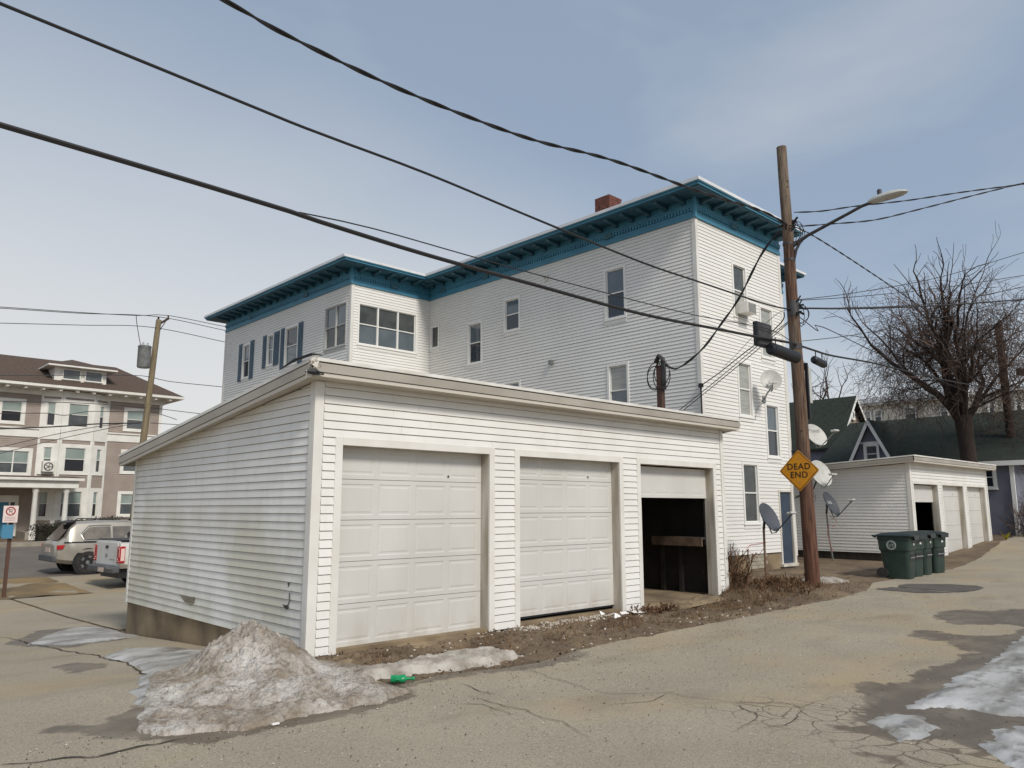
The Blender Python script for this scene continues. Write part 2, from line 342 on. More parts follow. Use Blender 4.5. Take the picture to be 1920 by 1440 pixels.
# ground
mat('dirt', S(116, 99, 78), .95, S(90, 75, 58), 1.3, detail=8, bump=.02, bscale=24)
m = MATS['dirt']; overlay(m, mul(m, nfac(m, 7, .52, .68, detail=8), .7), S(72, 54, 40)); overlay(m, mul(m, nfac(m, .8, .5, .7), .55), S(142, 122, 92)); overlay(m, mul(m, nfac(m, 30, .62, .74), .8), S(170, 156, 134))
mat('asphalt', S(158, 147, 127), .9, S(146, 136, 117), .7, detail=6, bump=.004, bscale=120)
m = MATS['asphalt']; n, k, p = nodes(m)
overlay(m, mul(m, nfac(m, 55, .52, .66, detail=3), .6), S(100, 90, 78)); overlay(m, mul(m, nfac(m, 70, .55, .68, detail=2), .6), S(192, 180, 160))
overlay(m, mul(m, nfac(m, .55, .5, .68, (.6, 1, 1)), .55), S(168, 146, 108)); overlay(m, mul(m, nfac(m, .9, .56, .72, (.5, 1.2, 1), 6), .5), S(118, 107, 92))
at_ = n.new('ShaderNodeAttribute'); at_.attribute_name = 'wet'; sp = n.new('ShaderNodeSeparateColor'); k(at_.outputs['Color'], sp.inputs[0])
# alligator cracking where the pavement has failed
geo = n.new('ShaderNodeNewGeometry'); ns = n.new('ShaderNodeTexNoise'); ns.inputs['Scale'].default_value = 3; k(geo.outputs['Position'], ns.inputs['Vector'])
ad = n.new('ShaderNodeVectorMath'); ad.operation = 'MULTIPLY_ADD'; ad.inputs[1].default_value = (.25, .25, 0); k(ns.outputs['Color'], ad.inputs[0]); k(geo.outputs['Position'], ad.inputs[2])
vo = n.new('ShaderNodeTexVoronoi'); vo.feature = 'DISTANCE_TO_EDGE'; vo.inputs['Scale'].default_value = 4.2; k(ad.outputs[0], vo.inputs['Vector'])
vr = n.new('ShaderNodeMapRange'); vr.inputs[1].default_value = .018; vr.inputs[2].default_value = .045; vr.inputs[3].default_value = 1; vr.inputs[4].default_value = 0; k(vo.outputs['Distance'], vr.inputs[0])
overlay(m, mul(m, mul(m, vr.outputs[0], sp.outputs[1]), .8), S(92, 79, 63))
wn = nfac(m, 9, .3, .7); ws = n.new('ShaderNodeMath'); ws.operation = 'MULTIPLY_ADD'; k(wn, ws.inputs[0]); ws.inputs[1].default_value = .3; k(sp.outputs[0], ws.inputs[2])
wr = n.new('ShaderNodeMapRange'); wr.inputs[1].default_value = .5; wr.inputs[2].default_value = .72; k(ws.outputs[0], wr.inputs[0])
overlay(m, mul(m, mul(m, wr.outputs[0], nfac(m, 2.5, .25, .55, (.7, 1.2, 1), 8)), .8), S(86, 75, 61)); overlay(m, mul(m, wr.outputs[0], .45), S(96, 84, 68))
rr = n.new('ShaderNodeMapRange'); rr.inputs[3].default_value = .9; rr.inputs[4].default_value = .45; k(wr.outputs[0], rr.inputs[0]); k(rr.outputs[0], p.inputs['Roughness'])
mat('asphalt_dark', S(112, 104, 94), .9, S(98, 90, 80), .8, bump=.004, bscale=90)
mat('grit_dark', S(84, 74, 62), .95, S(60, 52, 44), 40)
mat('crack', S(62, 52, 42), .95)
mat('patch', S(92, 86, 78), .8, S(78, 72, 66), 2, bump=.003, bscale=90)
mat('far_grass', S(138, 116, 80), .95, S(104, 88, 64), .9, detail=8, bump=.02, bscale=30)
# ---------------------------------------------------------------- ground
def frange(a, b, s):
    n = max(1, round((b-a)/s)); return [a+(b-a)*i/n for i in range(n)]
def inpoly(x, y, P):
    c = False; j = len(P)-1
    for i in range(len(P)):
        if (P[i][1] > y) != (P[j][1] > y) and x < (P[j][0]-P[i][0])*(y-P[i][1])/(P[j][1]-P[i][1])+P[i][0]: c = not c
        j = i
    return c
def pdist(x, y, P):
    d = 1e9
    for i in range(len(P)):
        ax, ay = P[i]; bx, by = P[(i+1) % len(P)]; dx, dy = bx-ax, by-ay; L = dx*dx+dy*dy or 1e-9
        t = max(0, min(1, ((x-ax)*dx+(y-ay)*dy)/L)); d = min(d, math.hypot(x-ax-t*dx, y-ay-t*dy))
    return d if inpoly(x, y, P) else -d
xs = frange(-400, -40, 40)+frange(-40, -6, 2)+frange(-6, 13, .14)+frange(13, 30, .3)+frange(30, 60, 1.5)+frange(60, 400, 34)+[400]
ys = frange(-400, -20, 40)+frange(-20, -3, 1)+frange(-3, 4, .14)+frange(4, 26, .8)+frange(26, 80, 3)+frange(80, 400, 32)+[400]
def ground_z(x, y):
    z = g(x, y); e = edge(x); d = y-e
    if x < -.05 and y < 15 and x > -14: return z-.06
    if d < 0: return z-.06*sm(-d, 0, .25)
    if 0 < x < 21 and d < 6:
        z += .05*sm(d, 0, .5)*(1-sm(d, 1.2, 2.2))*(.5+fbm(x*.8, y*.8))+.03*fbm(x*3, y*3)*sm(d, 0, .2)
        z += .13*math.exp(-((x-10.5)**2/2.2+(y+.55)**2/.5))
        z += .16*math.exp(-((x-9.6)**2/.9+(y-.35)**2/.9))
    return z
v = [(x, y, ground_z(x, y)) for y in ys for x in xs]; nx = len(xs)
mb = MB(); mb.v = v; mb.f = [(j*nx+i, j*nx+i+1, (j+1)*nx+i+1, (j+1)*nx+i) for j in range(len(ys)-1) for i in range(nx-1)]
tag(mb.build('ground', 'dirt', smooth=80), None, None, kind='structure')
WET = [[(3.06, -4.88), (3.36, -4.88), (3.56, -5.13), (4.39, -5.15), (4.93, -5.21), (5.49, -5.12), (5.96, -5.11), (6.52, -4.63), (6.75, -4.09), (7.32, -4.13), (7.33, -4.83), (7.92, -5.09), (8.83, -4.96), (8.78, -4.7), (8.27, -4.22), (9.06, -3.63), (10.04, -3.67), (10.34, -4.15), (11.5, -4.6), (9.8, -6.5), (5, -7.8), (1.3, -7.3), (1.85, -6.21), (1.64, -5.92), (1.55, -5.4), (1.7, -5.34), (1.86, -5.56), (1.97, -5.34), (2.7, -5.32), (2.96, -5.16)],
       [(-2.62, -1.41), (-2.3, -1.1), (-1.9, -.9), (-1.6, .2), (-1.45, 1.2), (-1.3, 1.2), (-1.3, -1), (-.5, -1.4), (.15, -1.7), (-.05, -2.1), (-.6, -2.45), (-1.7, -2.42), (-2.2, -2.32), (-2.5, -1.9)],
       [(-2.84, -1.18), (-2.7, -1.1), (-2.58, -1.3), (-2.7, -1.46)],
       [(-2.04, 2.39), (-1.68, 2.72), (-1.49, 2.08), (-1.91, 1.56)],
       [(.05, -1.95), (.9, -1.95), (1.8, -2.2), (2.6, -1.95), (2.6, -1.6), (.05, -1.5)],
       [(1.02, -5.9), (1.1, -5.78), (1.28, -5.95), (1.15, -6.05)], [(-1.45, 5), (-1.2, 4.8), (-.3, 5.2), (.0, 7.8), (-.9, 7.8), (-1.7, 6.4)]]
ALLI = [(1.3, -4.3), (1.9, -4.4), (2.6, -5.0), (3.6, -6.0), (3.2, -6.9), (1.6, -7.4), (.9, -6.4), (1.3, -5.4)]
def wetval(x0_, y0_):
    x = x0_+.16*fbm(x0_*1.7, y0_*2.2, 11, 5)+.05*noise.noise((x0_*9, y0_*9, 3)); y = y0_+.12*fbm(x0_*1.7, y0_*2.2, 17, 5)+.04*noise.noise((x0_*9, y0_*9, 6)); w = 0
    for P in WET:
        if min(p[0] for p in P)-.3 < x < max(p[0] for p in P)+.3 and min(p[1] for p in P)-.3 < y < max(p[1] for p in P)+.3:
            w = max(w, max(0, min(1, .5+pdist(x, y, P)*3.2)))
    a = 0
    if .5 < x < 4.2 and -8 < y < -3.8: a = max(0, min(1, .4+pdist(x, y, ALLI)*2))
    return w, a
def sheet(name, xs, ylist, m, lift=.012, wet=True):
    nx = len(xs); mb = MB(); cols = [0.0]*0
    for row in range(len(ylist(xs[0]))): pass
    cols_y = [ylist(x) for x in xs]; ny = len(cols_y[0]); W = []
    for j in range(ny):
        for i, x in enumerate(xs):
            y = cols_y[i][j]; mb.v.append((x, y, g(x, y)+lift+.006*fbm(x*.9, y*.9, 2)))
            W.append(wetval(x, y) if wet else (0, 0))
    mb.f = [(j*nx+i, j*nx+i+1, (j+1)*nx+i+1, (j+1)*nx+i) for j in range(ny-1) for i in range(nx-1)]
    o = mb.build(name, m, smooth=80, recalc=False); a = o.data.color_attributes.new('wet', 'FLOAT_COLOR', 'POINT')
    fl = []
    for w, q in W: fl += [w, q, 0, 1]
    a.data.foreach_set('color', fl); return tag(o, None, None, kind='structure')
ax = frange(-60, -8, 2)+frange(-8, 12, .07)+frange(12, 40, .22)+frange(40, 60, 1)+[60]
yb = frange(-20, -9, 1)+frange(-9, -2.2, .07)+[-2.2]
alley = sheet('alley', ax, lambda x: yb+[(-2.2+(edge(x)+2.2)*t) for t in (.2, .4, .6, .8, 1)], 'asphalt')
dx = frange(-14, -6, .5)+frange(-6, -.03, .09)+[-.03]
sheet('driveway', dx, lambda x: [edge(x)+(15-edge(x))*(i/120)**1.25 for i in range(121)], 'asphalt')
px_ = frange(0.05, 24, .6)+[24]
sheet('parking_lot', px_, lambda x: frange(6.7, 20.2, .5)+[20.2], 'asphalt', .012, False)
sx = frange(-80, 60, 3)+[60]
sheet('street', sx, lambda x: frange(20.25, 37, .8)+[37], 'asphalt_dark', .014, False)
sheet('sidewalk', sx, lambda x: frange(38.5, 40.4, .5)+[40.4], 'concrete_gray', .08, False)
mb = MB(); mb.box(-80, 60, 37, 37.18, -.5, .02); tag(mb.build('kerb', 'concrete_gray'), None, None, kind='structure')
# brown grass strip beside the parked cars
mb = MB(); gx_ = frange(-14, 1.9, .3)+[1.9]; gy_ = frange(15.02, 20.2, .3)+[20.2]
mb.v = [(x, y, g(x, y)+.03+.04*fbm(x, y, 9)) for y in gy_ for x in gx_]; nx = len(gx_)
mb.f = [(j*nx+i, j*nx+i+1, (j+1)*nx+i+1, (j+1)*nx+i) for j in range(len(gy_)-1) for i in range(nx-1)]
tag(mb.build('grass_strip', 'far_grass', smooth=80), None, None, kind='structure')
# cracks in the alley, each its own piece
def crack(pts, w=.007, amp=.05):
    P = []
    for (a, b) in zip(pts, pts[1:]):
        n = max(2, int(math.hypot(b[0]-a[0], b[1]-a[1])/.05))
        for i in range(n): P.append((a[0]+(b[0]-a[0])*i/n, a[1]+(b[1]-a[1])*i/n))
    P.append(pts[-1]); mb = MB(); L = []
    for i, (x, y) in enumerate(P):
        x += amp*noise.noise((x*4, y*4, 1))+amp*.4*noise.noise((x*16, y*16, 2)); y += amp*noise.noise((x*4, y*4, 7))+amp*.4*noise.noise((x*16, y*16, 5)); L.append((x, y))
    for i, (x, y) in enumerate(L):
        a = L[max(0, i-1)]; b = L[min(len(L)-1, i+1)]; d = Vector((b[0]-a[0], b[1]-a[1])).normalized(); ww = w*(.35+.9*abs(noise.noise((x*5, y*5, 3))))*(1-.7*abs(2*i/(len(L)-1)-1)**4)
        z = g(x, y)+.021
        mb.v += [(x-d.y*ww, y+d.x*ww, z), (x+d.y*ww, y-d.x*ww, z)]
    mb.f = [(2*i, 2*i+1, 2*i+3, 2*i+2) for i in range(len(L)-1)]
    o = mb.build('crack', 'crack', recalc=False); o.parent = alley; return o
for c_ in ([(1.45, -2.07), (1.32, -2.67), (1.2, -3.19), (1.22, -3.5), (1.61, -3.82), (1.63, -4.03), (1.74, -4.46)], [(.47, -2.19), (.4, -2.57), (.44, -2.75)], [(-.04, -2.79), (.09, -2.96), (.05, -3.4)], [(.01, -4.28), (.18, -3.86), (.22, -3.2), (.19, -2.66)],
           [(1.74, -4.46), (2.01, -4.67), (2.21, -5.1), (2.08, -5.34)], [(1.61, -3.82), (1.3, -3.9), (.9, -3.75)], [(1.2, -5.0), (1.5, -5.1), (2.0, -4.95)], [(.1, -6.3), (.6, -6.0), (1.1, -6.1)], [(1.74, -4.46), (1.5, -4.8), (1.0, -4.9)]): crack(c_)
for c_ in ([(-3.31, -1.94), (-2.79, -2.2), (-2.57, -2.17), (-2.19, -2.14)], [(-1.62, 7.45), (-1.48, 6.57), (-1.43, 5.41), (-1.37, 4.18), (-1.29, 3.25), (-1.32, 2.05), (-1.47, .98), (-1.7, .04), (-2.0, -.6)]): crack(c_, .02, .06)
# darker asphalt patch by the bins
def blob(name, P, m, lift, amp=.05, parent=None, thick=0):
    cx = sum(p[0] for p in P)/len(P); cy = sum(p[1] for p in P)/len(P); R = []
    for i in range(len(P)):
        a, b = P[i], P[(i+1) % len(P)]
        for t in range(6):
            x = a[0]+(b[0]-a[0])*t/6; y = a[1]+(b[1]-a[1])*t/6; R.append((x+amp*noise.noise((x*3, y*3, 4)), y+amp*noise.noise((x*3, y*3, 8))))
    mb = MB(); rings = 6; n = len(R)
    for k in range(rings):
        s = 1-k/rings
        for x, y in R:
            X, Y = cx+(x-cx)*s, cy+(y-cy)*s
            mb.v.append((X, Y, g(X, Y)+lift+thick*min(1, k/1.5)*(.7+.6*fbm(X*1.5, Y*1.5, 3))+(.02*thick/.05 if thick else 0)*fbm(X*5, Y*5, 5)*(k > 0)))
    mb.v.append((cx, cy, g(cx, cy)+lift+thick))
    for k in range(rings-1):
        for i in range(n): mb.f.append((k*n+i, k*n+(i+1) % n, (k+1)*n+(i+1) % n, (k+1)*n+i))
    for i in range(n): mb.f.append(((rings-1)*n+i, (rings-1)*n+(i+1) % n, rings*n))
    o = mb.build(name, m, smooth=80, recalc=False)
    if parent: o.parent = parent
    return o
blob('asphalt_patch', [(13.3, -1.6), (13.8, -1.38), (14.3, -1.5), (14.75, -2.1), (14.85, -2.65), (14.4, -2.92), (13.6, -2.95), (13.05, -2.8)], 'patch', .02, .04, alley)
blob('asphalt_patch', [(12.58, -1.36), (13.2, -1.48), (12.9, -2.78), (12.4, -2.28), (12.43, -1.63)], 'patch', .02, .04, alley)
# ---------------------------------------------------------------- garages
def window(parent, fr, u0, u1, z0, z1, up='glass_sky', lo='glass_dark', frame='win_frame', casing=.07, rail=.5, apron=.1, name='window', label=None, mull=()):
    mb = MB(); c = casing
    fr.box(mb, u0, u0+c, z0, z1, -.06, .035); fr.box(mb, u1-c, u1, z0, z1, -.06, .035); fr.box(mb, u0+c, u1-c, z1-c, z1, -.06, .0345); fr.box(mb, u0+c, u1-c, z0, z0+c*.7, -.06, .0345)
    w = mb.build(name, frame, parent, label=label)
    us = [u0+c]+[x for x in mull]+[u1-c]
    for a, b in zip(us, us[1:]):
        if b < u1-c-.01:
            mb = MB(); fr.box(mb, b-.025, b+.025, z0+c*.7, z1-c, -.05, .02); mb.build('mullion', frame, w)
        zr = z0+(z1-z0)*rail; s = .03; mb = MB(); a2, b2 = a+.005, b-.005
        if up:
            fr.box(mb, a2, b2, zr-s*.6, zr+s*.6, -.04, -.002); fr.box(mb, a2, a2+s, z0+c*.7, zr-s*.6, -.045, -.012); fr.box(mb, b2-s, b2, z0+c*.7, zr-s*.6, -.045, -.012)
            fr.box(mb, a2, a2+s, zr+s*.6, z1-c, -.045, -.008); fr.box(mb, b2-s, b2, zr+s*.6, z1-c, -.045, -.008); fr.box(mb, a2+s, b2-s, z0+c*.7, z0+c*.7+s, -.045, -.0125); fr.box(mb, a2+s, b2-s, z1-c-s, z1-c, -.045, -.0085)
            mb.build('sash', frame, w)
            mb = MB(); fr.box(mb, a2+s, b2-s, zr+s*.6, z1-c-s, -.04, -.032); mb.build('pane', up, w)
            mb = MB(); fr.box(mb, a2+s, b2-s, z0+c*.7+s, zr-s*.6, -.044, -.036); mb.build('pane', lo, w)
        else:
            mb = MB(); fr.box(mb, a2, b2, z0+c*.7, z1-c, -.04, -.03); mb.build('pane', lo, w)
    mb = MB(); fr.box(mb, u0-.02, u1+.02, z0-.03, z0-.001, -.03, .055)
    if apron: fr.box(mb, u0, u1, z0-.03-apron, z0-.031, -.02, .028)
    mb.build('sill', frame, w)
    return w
def panel_section(fr, u0, u1, z0, z1, npan=4, dep=.012):
    mb = MB(); gap = .075; mz = .055; W = (u1-u0-gap*(npan+1))/npan; edges = []
    us = [u0]; 
    for i in range(npan): a = u0+gap+i*(W+gap); edges.append((a, a+W))
    q = lambda a, b, c, d, n: mb.poly([fr.p(a, c, n), fr.p(b, c, n), fr.p(b, d, n), fr.p(a, d, n)])
    q(u0, u1, z0, z0+mz, 0); q(u0, u1, z1-mz, z1, 0); prev = u0
    for a, b in edges: q(prev, a, z0+mz, z1-mz, 0); prev = b
    q(prev, u1, z0+mz, z1-mz, 0)
    for a, b in edges:
        R = [(0, 0), (.012, -dep), (.03, -dep), (.05, -.001)]
        for (i0, n0), (i1, n1) in zip(R, R[1:]):
            A = [fr.p(a+i0, z0+mz+i0, n0), fr.p(b-i0, z0+mz+i0, n0), fr.p(b-i0, z1-mz-i0, n0), fr.p(a+i0, z1-mz-i0, n0)]
            B = [fr.p(a+i1, z0+mz+i1, n1), fr.p(b-i1, z0+mz+i1, n1), fr.p(b-i1, z1-mz-i1, n1), fr.p(a+i1, z1-mz-i1, n1)]
            for j in range(4): mb.poly([A[j], A[(j+1) % 4], B[(j+1) % 4], B[j]])
        i1 = .05; q(a+i1, b-i1, z0+mz+i1, z1-mz-i1, -.001)
    for (a, b, c, d) in ((u0, u1, z0, z0), (u0, u1, z1, z1)): mb.poly([fr.p(a, c, 0), fr.p(b, c, 0), fr.p(b, c, -.04), fr.p(a, c, -.04)])
    for u in (u0, u1): mb.poly([fr.p(u, z0, 0), fr.p(u, z1, 0), fr.p(u, z1, -.04), fr.p(u, z0, -.04)])
    q(u0, u1, z0, z1, -.04); return mb
def make_garage(root, X0, Y0, W, D, zc, slope, doors, head, openi, near, zbot, phase, found, ohs):
    ex = .012 if near else .014
    F = Fr((X0, Y0, 0), (1, 0, 0), (0, -1, 0)); Lf = Fr((X0, Y0, 0), (0, 1, 0), (-1, 0, 0))
    h = .1016; tr = .1; gp = .009 if near else .009
    holes = [(a, b, -1, head+tr) for a, b in doors]
    siding(F, .11, W-.09, zbot, zc, phase, h, .017, 'siding_white', root, holes, None, near, jitter=1, gap=gp)
    top = lambda y: zc-.02-slope*y
    siding(Lf, .1, D-.06, found, zc, phase, h, .017, 'siding_left' if near else 'siding_house', root, (), top, near, jitter=1, gap=gp)
    mb = MB(); mb.prism([(X0+.0125, Y0+.05, found+.002), (X0+.0125, Y0+D-.03, found+.002), (X0+.0125, Y0+D-.03, top(D)-.01), (X0+.0125, Y0+.05, top(0)-.01)], (.0015, 0, 0)); prev = .05
    for a, b in doors: F.box(mb, prev, a+.09, zbot+.01, head+tr, -.0145, -.0125); prev = b-.09
    F.box(mb, prev, W-.05, zbot+.05, head+tr, -.0145, -.0125); F.box(mb, .05, W-.05, head+tr+.001, zc-.04, -.0145, -.0125); mb.build('sheathing', 'trim_dirty', root)
    # shell: rear and right wall, floor, inner lining
    mb = MB(); mb.prism([(X0+W, Y0, -.3), (X0+W, Y0+D, -.3), (X0+W, Y0+D, top(D)), (X0+W, Y0, top(0))], (-.1, 0, 0)); mb.box(X0+.05, X0+W-.1, Y0+D-.1, Y0+D, -.3, top(D)); mb.build('rear_wall', 'siding_house', root)
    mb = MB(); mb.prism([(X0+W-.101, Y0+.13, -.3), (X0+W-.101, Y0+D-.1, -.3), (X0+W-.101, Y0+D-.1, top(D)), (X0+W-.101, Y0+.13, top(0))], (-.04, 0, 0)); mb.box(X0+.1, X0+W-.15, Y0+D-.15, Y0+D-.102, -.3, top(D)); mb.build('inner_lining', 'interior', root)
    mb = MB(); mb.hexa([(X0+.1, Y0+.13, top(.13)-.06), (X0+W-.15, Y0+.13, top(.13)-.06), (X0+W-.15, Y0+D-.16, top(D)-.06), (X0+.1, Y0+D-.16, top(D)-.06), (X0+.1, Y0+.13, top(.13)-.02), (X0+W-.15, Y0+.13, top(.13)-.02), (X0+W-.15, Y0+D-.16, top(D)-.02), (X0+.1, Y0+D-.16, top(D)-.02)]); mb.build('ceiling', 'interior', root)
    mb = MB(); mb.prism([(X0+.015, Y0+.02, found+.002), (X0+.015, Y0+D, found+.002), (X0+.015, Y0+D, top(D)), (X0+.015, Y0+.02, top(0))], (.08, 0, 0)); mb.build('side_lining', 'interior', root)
    mb = MB(); prev = .015
    for a, b in doors:
        F.box(mb, prev, a+.09, -.3, zc-.03, -.12, -.016); prev = b-.09
    F.box(mb, prev, W-.02, -.3, zc-.03, -.12, -.016)
    for a, b in doors: F.box(mb, a+.09, b-.09, head+.005, zc-.03, -.12, -.016)
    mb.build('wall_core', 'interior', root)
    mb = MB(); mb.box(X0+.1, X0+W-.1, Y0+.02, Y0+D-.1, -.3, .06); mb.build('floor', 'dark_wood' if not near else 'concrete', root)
    mb = MB(); mb.box(X0-.0+.02, X0+.2, Y0+.12, Y0+D-.03, -.7, found); mb.box(X0+.02, X0+.3, Y0+D-.03, Y0+D+.0, -.7, found-.02); mb.build('foundation', 'concrete' if near else 'dark_wood', root)
    # corner posts
    mb = MB(); mb.box(X0-.026, X0+.1, Y0-.026, Y0-.0, zbot-.03, zc-.005); mb.box(X0-.026, X0-.0, Y0-.0, Y0+.1, zbot-.03, zc-.005); mb.build('corner_trim', 'trim_white', root, bevel=.006)
    mb = MB(); F.box(mb, W-.08, W+.026, zbot+.05, zc-.005, -.05, .026); mb.build('corner_trim', 'trim_white', root, bevel=.006)
    mb = MB(); Lf.box(mb, D-.055, D+.026, found-.02, top(D)-.005, -.05, .022); mb.build('corner_trim', 'trim_white', root, bevel=.006)
    # door openings
    for i, (a, b) in enumerate(doors):
        zb = zbot+.0
        mb = MB(); F.box(mb, a, a+tr, zb, head+tr, -.012, .022); F.box(mb, b-tr, b, zb, head+tr, -.012, .022); F.box(mb, a+tr, b-tr, head, head+tr, -.012, .0215)
        t = mb.build('door_trim', 'trim_white', root, bevel=.004)
        mb = MB(); F.box(mb, a+tr-.03, a+tr, zb+.02, head, -.2, -.013); F.box(mb, b-tr, b-tr+.03, zb+.02, head, -.2, -.013); F.box(mb, a+tr, b-tr, head, head+.03, -.2, -.013); mb.build('door_jamb', 'jamb_wood', t)
        d0, d1 = a+tr+.004, b-tr-.004; Fd = Fr(F.p(0, 0, -.165), F.U, F.N); hgt = .505 if near else .5
        zd = (.03 if i == 0 else .1) if near else .08
        if i == openi:
            mb = panel_section(Fd, d0, d1, 1.9, 2.455, 4, .004 if near else .002); gd = mb.build('garage_door', 'door_paint', root, recalc=False, label='raised panel door pulled most of the way up')
            mb = MB(); F.box(mb, d0-.02, d0-.005, 1.0, 2.4, -.24, -.2); mb.build('door_track', 'dark_metal', gd); mb = MB(); F.box(mb, d1+.005, d1+.02, 1.0, 2.4, -.24, -.2); mb.build('door_track', 'dark_metal', gd)
            continue
        mb = MB(); Fd.box(mb, d0, d1, zd, zd+.025, -.04, -.004); gd = mb.build('garage_door', 'black_plastic', root)
        for k in range(5):
            za = zd+.025+k*hgt; mb = panel_section(Fd, d0, d1, za+.003, min(za+hgt-.003, head+.02), 4, .005 if near else .002); mb.build('door_section', 'door_paint', gd, recalc=False)
        mb = MB(); zh = zd+.025+4*hgt+.06; Fd.box(mb, d1-.62, d1-.6, zh, zh+.03, .001, .012); mb.build('lock', 'dark_metal', gd)
    # roof
    of, ol, orr, ob, th = ohs
    zt = zc+.21; rz = lambda y: zt-slope*1.12*(y+of)
    P = lambda x, y, dz: (X0+x, Y0+y, rz(y)+dz)
    mb = MB(); mb.hexa([P(-ol, -of, -.03), P(W+orr, -of, -.03), P(W+orr, D+ob, -.03), P(-ol, D+ob, -.03), P(-ol, -of, 0), P(W+orr, -of, 0), P(W+orr, D+ob, 0), P(-ol, D+ob, 0)]); rf = mb.build('roof', 'roofing', root)
    mb = MB(); mb.hexa([P(-ol-.02, -of-.02, -.028), P(W+orr+.02, -of-.02, -.028), P(W+orr+.02, -of+.03, -.028), P(-ol-.02, -of+.03, -.028), P(-ol-.02, -of-.02, .014), P(W+orr+.02, -of-.02, .014), P(W+orr+.02, -of+.03, .014), P(-ol-.02, -of+.03, .014)])
    mb.hexa([P(-ol-.02, -of+.03, -.028), P(-ol+.03, -of+.03, -.028), P(-ol+.03, D+ob+.02, -.028), P(-ol-.02, D+ob+.02, -.028), P(-ol-.02, -of+.03, .014), P(-ol+.03, -of+.03, .014), P(-ol+.03, D+ob+.02, .014), P(-ol-.02, D+ob+.02, .014)]); mb.build('drip_edge', 'drip_edge', rf)
    def face(a, b, t0, t1, out, mname, nm):                 # sloping band from a to b between drops t0 and t1
        A = Vector(a); B = Vector(b); o = Vector(out); mb = MB()
        mb.hexa([A+Vector((0, 0, -t1)), B+Vector((0, 0, -t1)), B+Vector((0, 0, -t1))+o, A+Vector((0, 0, -t1))+o, A+Vector((0, 0, -t0)), B+Vector((0, 0, -t0)), B+Vector((0, 0, -t0))+o*1.6, A+Vector((0, 0, -t0))+o*1.6]); mb.build(nm, mname, rf)
    face(P(-ol, -of, 0), P(W+orr, -of, 0), .045, .15, (0, -.012, 0), 'fascia', 'fascia'); face(P(-ol+.004, -of+.015, 0), P(W+orr-.004, -of+.015, 0), .155, .2, (0, -.008, 0), 'fascia_strip', 'fascia')
    face(P(-ol, -of+.03, 0), P(-ol, D+ob, 0), .045, .15, (-.012, 0, 0), 'fascia', 'fascia'); face(P(-ol+.015, -of+.04, 0), P(-ol+.015, D+ob-.004, 0), .155, .2, (-.008, 0, 0), 'fascia_strip', 'fascia')
    face(P(-ol, D+ob, 0), P(W+orr, D+ob, 0), .03, .19, (0, .012, 0), 'fascia', 'fascia'); face(P(W+orr, -of+.03, 0), P(W+orr, D+ob, 0), .03, .19, (.012, 0, 0), 'fascia', 'fascia')
    mb = MB(); zs = zc-.004
    mb.hexa([(X0-ol+.01, Y0-of+.012, rz(-of)-.2), (X0+W+orr-.01, Y0-of+.012, rz(-of)-.2), (X0+W+orr-.01, Y0+.02, zs), (X0-.02, Y0+.02, zs), (X0-ol+.01, Y0-of+.012, rz(-of)-.19), (X0+W+orr-.01, Y0-of+.012, rz(-of)-.19), (X0+W+orr-.01, Y0+.02, zs+.01), (X0-.02, Y0+.02, zs+.01)])
    mb.hexa([(X0-ol+.012, Y0-of+.03, rz(-of)-.2), (X0+.02, Y0+.02, zs), (X0+.02, Y0+D, top(D)-.004), (X0-ol+.012, Y0+D+ob-.01, rz(D+ob)-.2), (X0-ol+.012, Y0-of+.03, rz(-of)-.19), (X0+.02, Y0+.02, zs+.012), (X0+.02, Y0+D, top(D)+.008), (X0-ol+.012, Y0+D+ob-.01, rz(D+ob)-.19)])
    mb.build('soffit', 'soffit', rf); return rf
G1 = thing('garage', 'white three bay garage with vinyl siding and a torn roof corner, nearest building', 'garage', (0, 0, 0))
doors1 = [(.28, 2.89), (3.29, 5.84), (6.22, 8.74)]
rf1 = make_garage(G1, 0, 0, 9.0, 6.26, 3.24, .1035, doors1, 2.48, 2, True, .02, .0306, .1322, (.27, .2, .27, .32, 0))
# torn flashing at the near roof corner
mb = MB(); rng = random.Random(3)
cc = Vector((-.21, -.285, 3.36))
for i in range(26):
    a = cc+Vector((rng.uniform(-.05, .1), rng.uniform(-.06, .09), rng.uniform(-.13, .1)))
    q = [a+Vector((rng.uniform(-.06, .06), rng.uniform(-.03, .03), rng.uniform(-.05, .05))) for _ in range(3)]; mb.poly(q)
mb.build('torn_flashing', 'fascia_strip', rf1, recalc=False, kind='stuff')
mb = MB(); mb.tube([(-.235, -.16, 3.30), (-.25, -.285, 3.285), (-.2, -.31, 3.28), (-.08, -.3, 3.27)], [.012, .032, .035, .01], 7); mb.tube([(-.24, .5, 3.41), (-.25, .1, 3.475), (-.22, -.27, 3.50), (-.1, -.3, 3.495)], [.006, .02, .016, .005], 6); mb.build('torn_gap', 'black_plastic', rf1)
# damage on the side wall: a broken board and a scrape
Lf = Fr((0, 0, 0), (0, 1, 0), (-1, 0, 0))
mb = MB(); mb.poly([Lf.p(u, z, .0165) for u, z in [(3.86, .43), (3.5, .425), (3.3, .45), (3.26, .36), (3.38, .315), (3.58, .325), (3.7, .37)]]); mb.build('broken_board', 'concrete_gray', G1, recalc=False)
mb = MB(); mb.tube([Lf.p(.42, .72, .02), Lf.p(.40, .64, .022), Lf.p(.43, .58, .02), Lf.p(.5, .56, .02)], .006, 5); mb.poly([Lf.p(.40, .56, .019), Lf.p(.58, .575, .019), Lf.p(.52, .53, .019), Lf.p(.46, .52, .019)]); mb.poly([Lf.p(.43, .83, .019), Lf.p(.48, .84, .019), Lf.p(.45, .77, .019)]); mb.build('scrape', 'dark_metal', G1)
